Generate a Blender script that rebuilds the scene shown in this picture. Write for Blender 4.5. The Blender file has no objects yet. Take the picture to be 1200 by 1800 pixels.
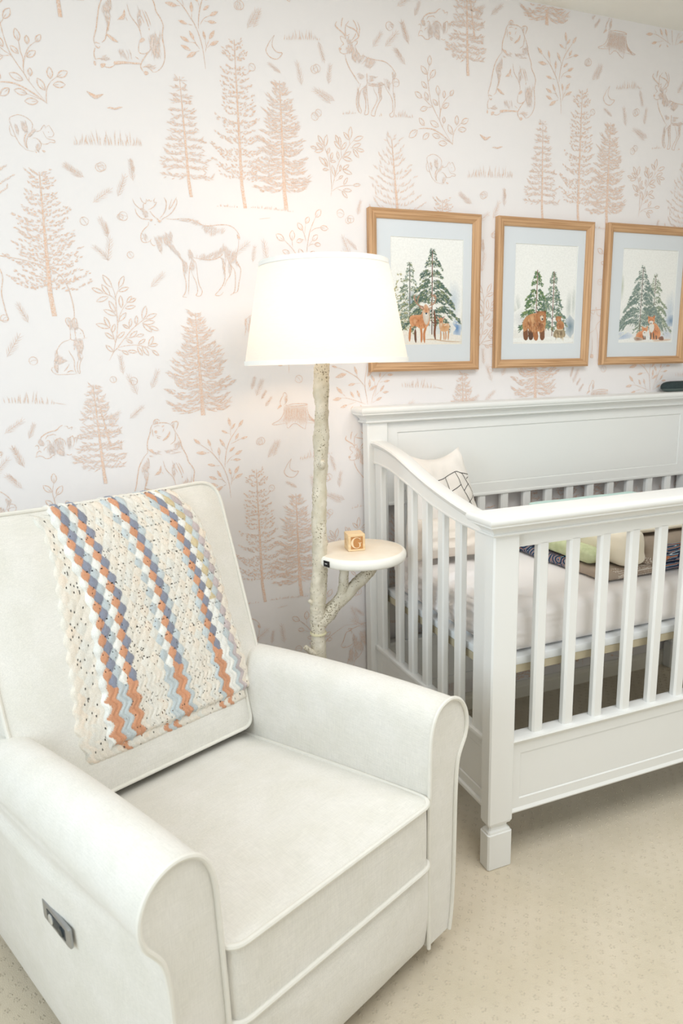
import bpy, bmesh, math, random, numpy as np
from mathutils import Vector, Matrix, Euler
from mathutils.bvhtree import BVHTree
C = bpy.context.scene.collection
rnd = random.Random(7)
# ------------------------------------------------------------------ camera
scn = bpy.context.scene
cam_d = bpy.data.cameras.new('camera'); cam = bpy.data.objects.new('camera', cam_d); C.objects.link(cam)
cam_d.sensor_fit = 'VERTICAL'; cam_d.sensor_height = 36.0; cam_d.lens = 1221.54 / 1800 * 36
yaw, pitch, roll = -0.374, -0.2081, -0.0263
cf = Vector((-math.sin(yaw)*math.cos(pitch), math.cos(yaw)*math.cos(pitch), math.sin(pitch)))
cr0 = Vector((math.cos(yaw), math.sin(yaw), 0)); cu0 = cr0.cross(cf)
cr = cr0*math.cos(roll)+cu0*math.sin(roll); cu = -cr0*math.sin(roll)+cu0*math.cos(roll)
M = Matrix((cr, cu, -cf)).transposed().to_4x4(); M.translation = Vector((-0.9156, -2.1386, 1.3144))
cam.matrix_world = M
cam_d.clip_start = 0.02
cam_d.dof.use_dof = True; cam_d.dof.focus_distance = 1.95; cam_d.dof.aperture_fstop = 4.5
scn.camera = cam
# ------------------------------------------------------------------ world, lights, exposure
w = bpy.data.worlds.new('world'); scn.world = w; w.use_nodes = True
w.node_tree.nodes['Background'].inputs[0].default_value = (0.80, 0.90, 1.0, 1)
w.node_tree.nodes['Background'].inputs[1].default_value = 1.2
def area(name, loc, target, sx, sy, power, col):
    l = bpy.data.lights.new(name, 'AREA'); l.shape = 'RECTANGLE'; l.size = sx; l.size_y = sy; l.energy = power; l.color = col
    o = bpy.data.objects.new(name, l); C.objects.link(o); o.location = loc
    o.rotation_euler = (Vector(target)-Vector(loc)).to_track_quat('-Z', 'Y').to_euler(); return o
area('daylight_left_window', (-2.36, -1.75, 1.50), (0, -1.75, 1.2), 1.7, 1.3, 29, (0.74, 0.885, 1.0))
area('daylight_rear_window', (0.3, -3.86, 1.50), (0.3, 0, 1.2), 2.2, 1.3, 7, (0.92, 0.96, 1.0))
area('overhead_fill', (0.2, -1.65, 2.44), (0.2, -1.65, 0), 1.3, 1.3, 26, (0.94, 0.97, 1.0))  # added soft overhead fill without a fixture, brightens upward faces, carpet and walls
scn.view_settings.view_transform = 'Standard'; scn.view_settings.look = 'None'
scn.view_settings.exposure = 0.02; scn.view_settings.gamma = 1.0; scn.view_settings.use_curve_mapping = False
# ------------------------------------------------------------------ helpers
def s2l(c):
    return tuple(((v/255)/12.92 if v/255 <= .04045 else ((v/255+.055)/1.055)**2.4) for v in c)
def nodes(m): return m.node_tree.nodes, m.node_tree.links
def mat(name, col, rough=.6, var=.0, vscale=8, bump=.0, bscale=200, spec=.4, sheen=0, metallic=0, col2=None, weave=False, detail=4):
    m = bpy.data.materials.new(name); m.use_nodes = True; N, L = nodes(m); b = N['Principled BSDF']
    b.inputs['Roughness'].default_value = rough; b.inputs['Specular IOR Level'].default_value = spec; b.inputs['Metallic'].default_value = metallic
    if sheen: b.inputs['Sheen Weight'].default_value = sheen
    c = s2l(col); tc = N.new('ShaderNodeTexCoord')
    n = N.new('ShaderNodeTexNoise'); n.inputs['Scale'].default_value = vscale; n.inputs['Detail'].default_value = detail; L.new(tc.outputs['Object'], n.inputs['Vector'])
    r = N.new('ShaderNodeValToRGB'); L.new(n.outputs['Fac'], r.inputs[0])
    c2 = s2l(col2) if col2 else tuple(v*(1-var) for v in c)
    r.color_ramp.elements[0].position = .35; r.color_ramp.elements[1].position = .65
    r.color_ramp.elements[0].color = (*c2, 1); r.color_ramp.elements[1].color = (*c, 1)
    out = r.outputs[0]; hsrc = None
    if weave:
        ws = []
        for ax in ('X', 'Y', 'Z'):
            mp = N.new('ShaderNodeMapping'); L.new(tc.outputs['Object'], mp.inputs['Vector'])
            mp.inputs['Scale'].default_value = {'X': (40, 900, 900), 'Y': (900, 40, 900), 'Z': (900, 900, 40)}[ax]
            nn = N.new('ShaderNodeTexNoise'); nn.inputs['Scale'].default_value = 1.0; nn.inputs['Detail'].default_value = 1; L.new(mp.outputs[0], nn.inputs['Vector']); ws.append(nn)
        a = N.new('ShaderNodeMath'); a.operation = 'ADD'; L.new(ws[0].outputs['Fac'], a.inputs[0]); L.new(ws[1].outputs['Fac'], a.inputs[1])
        a2 = N.new('ShaderNodeMath'); a2.operation = 'ADD'; L.new(a.outputs[0], a2.inputs[0]); L.new(ws[2].outputs['Fac'], a2.inputs[1])
        mr = N.new('ShaderNodeMapRange'); mr.inputs[1].default_value = 1.1; mr.inputs[2].default_value = 1.9; mr.inputs[3].default_value = .90; mr.inputs[4].default_value = 1.06; L.new(a2.outputs[0], mr.inputs[0])
        vm = N.new('ShaderNodeVectorMath'); vm.operation = 'SCALE'; L.new(out, vm.inputs[0]); L.new(mr.outputs[0], vm.inputs['Scale']); out = vm.outputs[0]
        hsrc = a2.outputs[0]
    L.new(out, b.inputs['Base Color'])
    if bump:
        if hsrc is None:
            n2 = N.new('ShaderNodeTexNoise'); n2.inputs['Scale'].default_value = bscale; n2.inputs['Detail'].default_value = 3; L.new(tc.outputs['Object'], n2.inputs['Vector']); hsrc = n2.outputs['Fac']
        bp = N.new('ShaderNodeBump'); bp.inputs['Strength'].default_value = bump; bp.inputs['Distance'].default_value = .001; L.new(hsrc, bp.inputs['Height']); L.new(bp.outputs[0], b.inputs['Normal'])
    return m
def speck(m, col, scale, thr):
    N, L = nodes(m); b = N['Principled BSDF']; src = b.inputs['Base Color'].links[0].from_socket
    tc = N.new('ShaderNodeTexCoord'); n = N.new('ShaderNodeTexNoise'); n.inputs['Scale'].default_value = scale; n.inputs['Detail'].default_value = 3; L.new(tc.outputs['Object'], n.inputs['Vector'])
    n2 = N.new('ShaderNodeTexNoise'); n2.inputs['Scale'].default_value = 14; L.new(tc.outputs['Object'], n2.inputs['Vector'])
    ad = N.new('ShaderNodeMath'); ad.operation = 'MULTIPLY_ADD'; L.new(n2.outputs['Fac'], ad.inputs[0]); ad.inputs[1].default_value = .5; L.new(n.outputs['Fac'], ad.inputs[2])
    mr = N.new('ShaderNodeMapRange'); mr.inputs[1].default_value = thr+.22; mr.inputs[2].default_value = thr+.27; L.new(ad.outputs[0], mr.inputs[0])
    mx = N.new('ShaderNodeMix'); mx.data_type = 'RGBA'; L.new(mr.outputs[0], mx.inputs['Factor']); L.new(src, mx.inputs['A']); mx.inputs['B'].default_value = (*s2l(col), 1); L.new(mx.outputs['Result'], b.inputs['Base Color'])
def wood(name, dark, light, axis='X', scale=1.0, rough=.5):
    m = bpy.data.materials.new(name); m.use_nodes = True; N, L = nodes(m); b = N['Principled BSDF']; b.inputs['Roughness'].default_value = rough; b.inputs['Specular IOR Level'].default_value = .3
    tc = N.new('ShaderNodeTexCoord'); mp = N.new('ShaderNodeMapping'); L.new(tc.outputs['Object'], mp.inputs['Vector'])
    k = {'X': (4, 160, 160), 'Z': (160, 160, 4)}[axis]; mp.inputs['Scale'].default_value = tuple(v*scale for v in k)
    n = N.new('ShaderNodeTexNoise'); n.inputs['Scale'].default_value = 1; n.inputs['Detail'].default_value = 5; n.inputs['Distortion'].default_value = .6; L.new(mp.outputs[0], n.inputs['Vector'])
    r = N.new('ShaderNodeValToRGB'); L.new(n.outputs['Fac'], r.inputs[0]); r.color_ramp.elements[0].position = .30; r.color_ramp.elements[1].position = .62
    r.color_ramp.elements[0].color = (*s2l(dark), 1); r.color_ramp.elements[1].color = (*s2l(light), 1); L.new(r.outputs[0], b.inputs['Base Color'])
    bp = N.new('ShaderNodeBump'); bp.inputs['Strength'].default_value = .25; bp.inputs['Distance'].default_value = .0005; L.new(n.outputs['Fac'], bp.inputs['Height']); L.new(bp.outputs[0], b.inputs['Normal'])
    return m
def attr_mat(name, rough=.8, bump=0, bscale=900, noise=.06, nscale=300, sheen=0):
    m = bpy.data.materials.new(name); m.use_nodes = True; N, L = nodes(m); b = N['Principled BSDF']; b.inputs['Roughness'].default_value = rough; b.inputs['Specular IOR Level'].default_value = .2
    if sheen: b.inputs['Sheen Weight'].default_value = sheen
    at = N.new('ShaderNodeAttribute'); at.attribute_name = 'col'; tc = N.new('ShaderNodeTexCoord')
    n = N.new('ShaderNodeTexNoise'); n.inputs['Scale'].default_value = nscale; n.inputs['Detail'].default_value = 2; L.new(tc.outputs['Object'], n.inputs['Vector'])
    mr = N.new('ShaderNodeMapRange'); mr.inputs[1].default_value = .3; mr.inputs[2].default_value = .7; mr.inputs[3].default_value = 1-noise; mr.inputs[4].default_value = 1+noise; L.new(n.outputs['Fac'], mr.inputs[0])
    vm = N.new('ShaderNodeVectorMath'); vm.operation = 'SCALE'; L.new(at.outputs['Color'], vm.inputs[0]); L.new(mr.outputs[0], vm.inputs['Scale']); L.new(vm.outputs[0], b.inputs['Base Color'])
    if bump:
        n2 = N.new('ShaderNodeTexNoise'); n2.inputs['Scale'].default_value = bscale; n2.inputs['Detail'].default_value = 3; L.new(tc.outputs['Object'], n2.inputs['Vector'])
        bp = N.new('ShaderNodeBump'); bp.inputs['Strength'].default_value = bump; bp.inputs['Distance'].default_value = .0015; L.new(n2.outputs['Fac'], bp.inputs['Height']); L.new(bp.outputs[0], b.inputs['Normal'])
    return m
def link(name, me, m=None, parent=None):
    o = bpy.data.objects.new(name, me); C.objects.link(o)
    if m is not None:
        for x in (m if isinstance(m, (list, tuple)) else [m]): me.materials.append(x)
    if parent is not None: o.parent = parent
    return o
def obj(name, bm, m, parent=None, smooth=True, angle=40):
    bmesh.ops.recalc_face_normals(bm, faces=bm.faces)
    me = bpy.data.meshes.new(name); bm.to_mesh(me); bm.free()
    if smooth:
        me.polygons.foreach_set('use_smooth', [True]*len(me.polygons))
        try: me.set_sharp_from_angle(angle=math.radians(angle))
        except Exception: pass
    return link(name, me, m, parent)
def thing(name, label, cat, loc=(0, 0, 0), rotz=0, group=None):
    o = bpy.data.objects.new(name, None); C.objects.link(o); o.location = loc; o.rotation_euler = (0, 0, rotz); o.empty_display_size = .05
    return tag(o, label, cat, group)
def tag(o, label, cat, group=None):
    o['label'] = label; o['category'] = cat
    if group: o['group'] = group
    return o
def struct(o): o['kind'] = 'structure'; return o
def box(bm, x0, x1, y0, y1, z0, z1, bev=0, seg=2):
    r = bmesh.ops.create_cube(bm, size=1); vs = r['verts']
    for v in vs: v.co = Vector(((x0+x1)/2+v.co.x*(x1-x0), (y0+y1)/2+v.co.y*(y1-y0), (z0+z1)/2+v.co.z*(z1-z0)))
    if bev:
        es = list({e for v in vs for e in v.link_edges}); bmesh.ops.bevel(bm, geom=es, offset=bev, segments=seg, profile=.5, affect='EDGES')
    return bm
def loop_faces(bm, rings, closed=True, cap0=False, cap1=False):
    for a, b in zip(rings[:-1], rings[1:]):
        n = len(a)
        for i in range(n if closed else n-1):
            j = (i+1) % n
            try: bm.faces.new((a[i], a[j], b[j], b[i]))
            except ValueError: pass
    if cap0: bm.faces.new(rings[0])
    if cap1: bm.faces.new(rings[-1])
def stack(bm, x0, x1, y0, y1, secs, cap=True):
    """rectangular moulding: secs = [(z, overhang)]"""
    rings = [[bm.verts.new(p) for p in ((x0-o, y0-o, z), (x1+o, y0-o, z), (x1+o, y1+o, z), (x0-o, y1+o, z))] for z, o in secs]
    loop_faces(bm, rings, True, cap, cap)
def cr_pts(P, k=6, closed=False):
    P = [Vector(p) for p in P]; n = len(P); out = []
    rng = range(n) if closed else range(n-1)
    for i in rng:
        if closed: a, b, c, d = P[(i-1) % n], P[i], P[(i+1) % n], P[(i+2) % n]
        else: a, b, c, d = P[max(i-1, 0)], P[i], P[i+1], P[min(i+2, n-1)]
        for s in range(k):
            t = s/k; out.append(.5*((2*b)+(c-a)*t+(2*a-5*b+4*c-d)*t*t+(3*b-a-3*c+d)*t**3))
    if not closed: out.append(P[-1])
    return out
def tube(bm, path, rad, n=10, closed=False, noise=0, cap=True, flat=None):
    path = [Vector(p) for p in path]; rings = []; K = len(path)
    up = Vector((0, 0, 1))
    for i, p in enumerate(path):
        t = (path[(i+1) % K]-path[i-1]) if closed else (path[min(i+1, K-1)]-path[max(i-1, 0)])
        t.normalize()
        if i == 0:
            a = up if abs(t.dot(up)) < .9 else Vector((1, 0, 0)); u = t.cross(a).normalized()
        else: u = (u-t*u.dot(t)).normalized()
        v = t.cross(u); r = rad[i] if isinstance(rad, (list, tuple)) else rad
        rings.append([bm.verts.new(p+(u*math.cos(q)+v*math.sin(q))*(r*(1+noise*(rnd.random()-.5)))) for q in [2*math.pi*j/n for j in range(n)]])
    if closed: rings.append(rings[0])
    loop_faces(bm, rings, True, cap and not closed, cap and not closed)
def lathe(bm, prof, n=48, cx=0, cy=0):
    rings = [[bm.verts.new((cx+r*math.cos(2*math.pi*j/n), cy+r*math.sin(2*math.pi*j/n), z)) for j in range(n)] for r, z in prof]
    loop_faces(bm, rings, True, prof[0][0] > 1e-4, prof[-1][0] > 1e-4)
    return rings
def rounded(pts, k=6):
    """closed 2-D polygon with (x,y,radius) corners -> point list"""
    out = []; n = len(pts)
    for i in range(n):
        p = Vector(pts[i][:2]); a = Vector(pts[i-1][:2]); b = Vector(pts[(i+1) % n][:2]); r = pts[i][2]
        if r <= 0: out.append(p); continue
        da, db = (a-p).normalized(), (b-p).normalized()
        for s in range(k+1):
            t = s/k; q0, q1 = p+da*r, p+db*r
            out.append((1-t)**2*q0+2*t*(1-t)*p+t*t*q1)
    res = []
    for i, p in enumerate(out):   # subdivide long runs
        q = out[(i+1) % len(out)]; m = max(1, int((q-p).length/.03))
        for s in range(m): res.append(p.lerp(q, s/m))
    return res
def loft(bm, outline, Mf, crown=.03, thick=.1, bulge=.008, pw=3.2, crown2=.02, cen=None, noise=None):
    c = cen or sum(outline, Vector((0, 0)))/len(outline); rings = []; F = [.12, .3, .48, .64, .77, .87, .94, .98, 1.0]
    def ring(s, d, extra=0):
        R = []
        for p in outline:
            q = c+(p-c)*s
            if extra: q = q+(p-c).normalized()*extra
            dd = d + (noise(q.x, q.y) if noise and s > .0 else 0)*(1 if s < .99 else 0)
            R.append(bm.verts.new(Mf(q.x, q.y, dd)))
        rings.append(R)
    for s in F: ring(s, crown*(1-s**pw))
    for t in (.04, .15, .3, .5, .7, .85, .96): ring(1, -thick*t, bulge*math.sin(math.pi*t))
    for s in reversed(F): ring(s, -thick-crown2*(1-s**pw))
    loop_faces(bm, rings, True, True, True)
def rbox(bm, sx, sy, sz, r, n=10, fn=None):
    """rounded, subdivided box centred at the origin"""
    vm = {}
    def V(p):
        k = tuple(round(x, 5) for x in p)
        if k not in vm:
            q = Vector((p[0]*sx/2, p[1]*sy/2, p[2]*sz/2)); h = Vector((sx/2-r, sy/2-r, sz/2-r))
            c = Vector([max(-h[i], min(h[i], q[i])) for i in range(3)]); d = q-c
            if d.length > 1e-9: q = c+d.normalized()*r
            if fn: q = fn(q)
            vm[k] = bm.verts.new(q)
        return vm[k]
    def g(i):
        t = i/n*2-1; return math.copysign(1-(1-abs(t))**1.4, t)
    G = [g(i) for i in range(n+1)]
    for ax in range(3):
        for sg in (-1, 1):
            for i in range(n):
                for j in range(n):
                    q = []
                    for a, b in ((i, j), (i+1, j), (i+1, j+1), (i, j+1)):
                        p = [0, 0, 0]; p[ax] = sg; p[(ax+1) % 3] = G[a]; p[(ax+2) % 3] = G[b]; q.append(V(p))
                    if len(set(q)) == 4:
                        try: bm.faces.new(q if sg > 0 else q[::-1])
                        except ValueError: pass
# ------------------------------------------------------------------ flat print painter (vector strokes on a plane)
class Paint:
    def __init__(s): s.v = []; s.f = []; s.c = []; s.n = 0
    def quad(s, P, col):
        k = len(s.v); s.v += P; s.f.append(tuple(range(k, k+len(P)))); s.c.append([col]*len(P) if not isinstance(col, list) else col)
    def ribbon(s, P, w, col, taper=True):
        n = len(P)
        if n < 2: return
        L = []; R = []
        for i, p in enumerate(P):
            a, b = P[max(i-1, 0)], P[min(i+1, n-1)]; dx, dy = b[0]-a[0], b[1]-a[1]; l = math.hypot(dx, dy) or 1
            t = i/(n-1); h = w/2*(min(1, .35+2.6*min(t, 1-t)) if taper else 1)
            L.append((p[0]-dy/l*h, p[1]+dx/l*h)); R.append((p[0]+dy/l*h, p[1]-dx/l*h))
        k = len(s.v); s.v += L+R
        for i in range(n-1): s.f.append((k+i, k+i+1, k+n+i+1, k+n+i)); s.c.append([col]*4)
    def fan(s, P, col, colE=None):
        cx = sum(p[0] for p in P)/len(P); cy = sum(p[1] for p in P)/len(P); n = len(P)
        k = len(s.v); s.v += [(cx, cy)]+list(P)
        for i in range(n): s.f.append((k, k+1+i, k+1+(i+1) % n)); s.c.append([col, colE or col, colE or col])
    def stroke(s, x, y, a, l, w, col):     # small tapered dab
        dx, dy = math.cos(a)*l, math.sin(a)*l; nx, ny = -math.sin(a)*w/2, math.cos(a)*w/2
        s.quad([(x, y), (x+dx*.4-nx, y+dy*.4-ny), (x+dx, y+dy), (x+dx*.4+nx, y+dy*.4+ny)], col)
def inside(P, x, y):
    c = False; n = len(P)
    for i in range(n):
        x1, y1 = P[i][0], P[i][1]; x2, y2 = P[i-1][0], P[i-1][1]
        if (y1 > y) != (y2 > y) and x < (x2-x1)*(y-y1)/(y2-y1)+x1: c = not c
    return c
def smooth2(P, k=4, closed=False):
    return [(p.x, p.y) for p in cr_pts([(a[0], a[1], 0) for a in P], k, closed)]
# ------------------------------------------------------------------ room shell
M_wall = mat('wallpaper_ground', (241, 236, 234), .75, var=.012, vscale=2.5, bump=.05, bscale=500, spec=.2)
M_plain = mat('painted_wall', (238, 234, 226), .8, var=.01)
M_ceil = mat('ceiling_paint', (246, 243, 235), .9, var=.02, bump=.4, bscale=120)
M_trim = mat('trim_paint', (238, 233, 220), .45, var=.01)
X0, X1, Y0, Y1, ZC = -2.4, 2.75, -3.9, 0.0, 2.457
bm = bmesh.new(); box(bm, X0, X1, 0, .1, 0, ZC); wall = struct(obj('wall_back', bm, M_wall, smooth=False))
bm = bmesh.new(); box(bm, X0, X1, Y0, .1, ZC, ZC+.1); struct(obj('ceiling', bm, M_ceil, smooth=False))
def holed(name, along, fixed0, fixed1, a0, a1, h0, h1, hz0, hz1):
    bm = bmesh.new()
    for (p, q, z0, z1) in ((a0, h0, 0, ZC), (h1, a1, 0, ZC), (h0, h1, 0, hz0), (h0, h1, hz1, ZC)):
        if along == 'y': box(bm, fixed0, fixed1, p, q, z0, z1)
        else: box(bm, p, q, fixed0, fixed1, z0, z1)
    return struct(obj(name, bm, M_plain, smooth=False))
holed('wall_left', 'y', X0-.1, X0, Y0, .1, -2.6, -.9, .85, 2.15)
holed('wall_front', 'x', Y0-.1, Y0, X0-.1, X1+.1, -.8, 1.4, .85, 2.15)
bm = bmesh.new(); box(bm, X1, X1+.1, Y0, .1, 0, ZC); struct(obj('wall_right', bm, M_plain, smooth=False))
def win(name, along, f, a0, a1):
    bm = bmesh.new(); w_ = .05
    for (p, q, z0, z1) in ((a0, a0+w_, .85, 2.15), (a1-w_, a1, .85, 2.15), (a0+w_, a1-w_, .85, .9), (a0+w_, a1-w_, 2.1, 2.15), ((a0+a1)/2-.02, (a0+a1)/2+.02, .9, 2.1)):
        if along == 'y': box(bm, f-.07, f-.03, p, q, z0, z1)
        else: box(bm, p, q, f-.07, f-.03, z0, z1)
    struct(obj(name, bm, M_trim, smooth=False))
win('window_1', 'y', X0, -2.6, -.9); win('window_2', 'x', Y0, -.8, 1.4)
# baseboard on the back wall (moulded profile)
def baseboard(name, pts0, pts1):
    bm = bmesh.new(); A = []; B = []
    for d, z in ((0.0, 0), (.014, 0), (.014, .045), (.011, .052), (.011, .058), (.005, .066), (0, .066)):
        A.append(bm.verts.new((pts0[0]+pts0[2]*d, pts0[1]+pts0[3]*d, z))); B.append(bm.verts.new((pts1[0]+pts0[2]*d, pts1[1]+pts0[3]*d, z)))
    loop_faces(bm, [A, B], True, True, True); struct(obj(name, bm, M_trim, smooth=False))
baseboard('baseboard_back', (X0, 0, 0, -1), (X1, 0)); baseboard('baseboard_left', (X0, Y0, 1, 0), (X0, 0)); baseboard('baseboard_right', (X1, Y0, -1, 0), (X1, 0))
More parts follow.
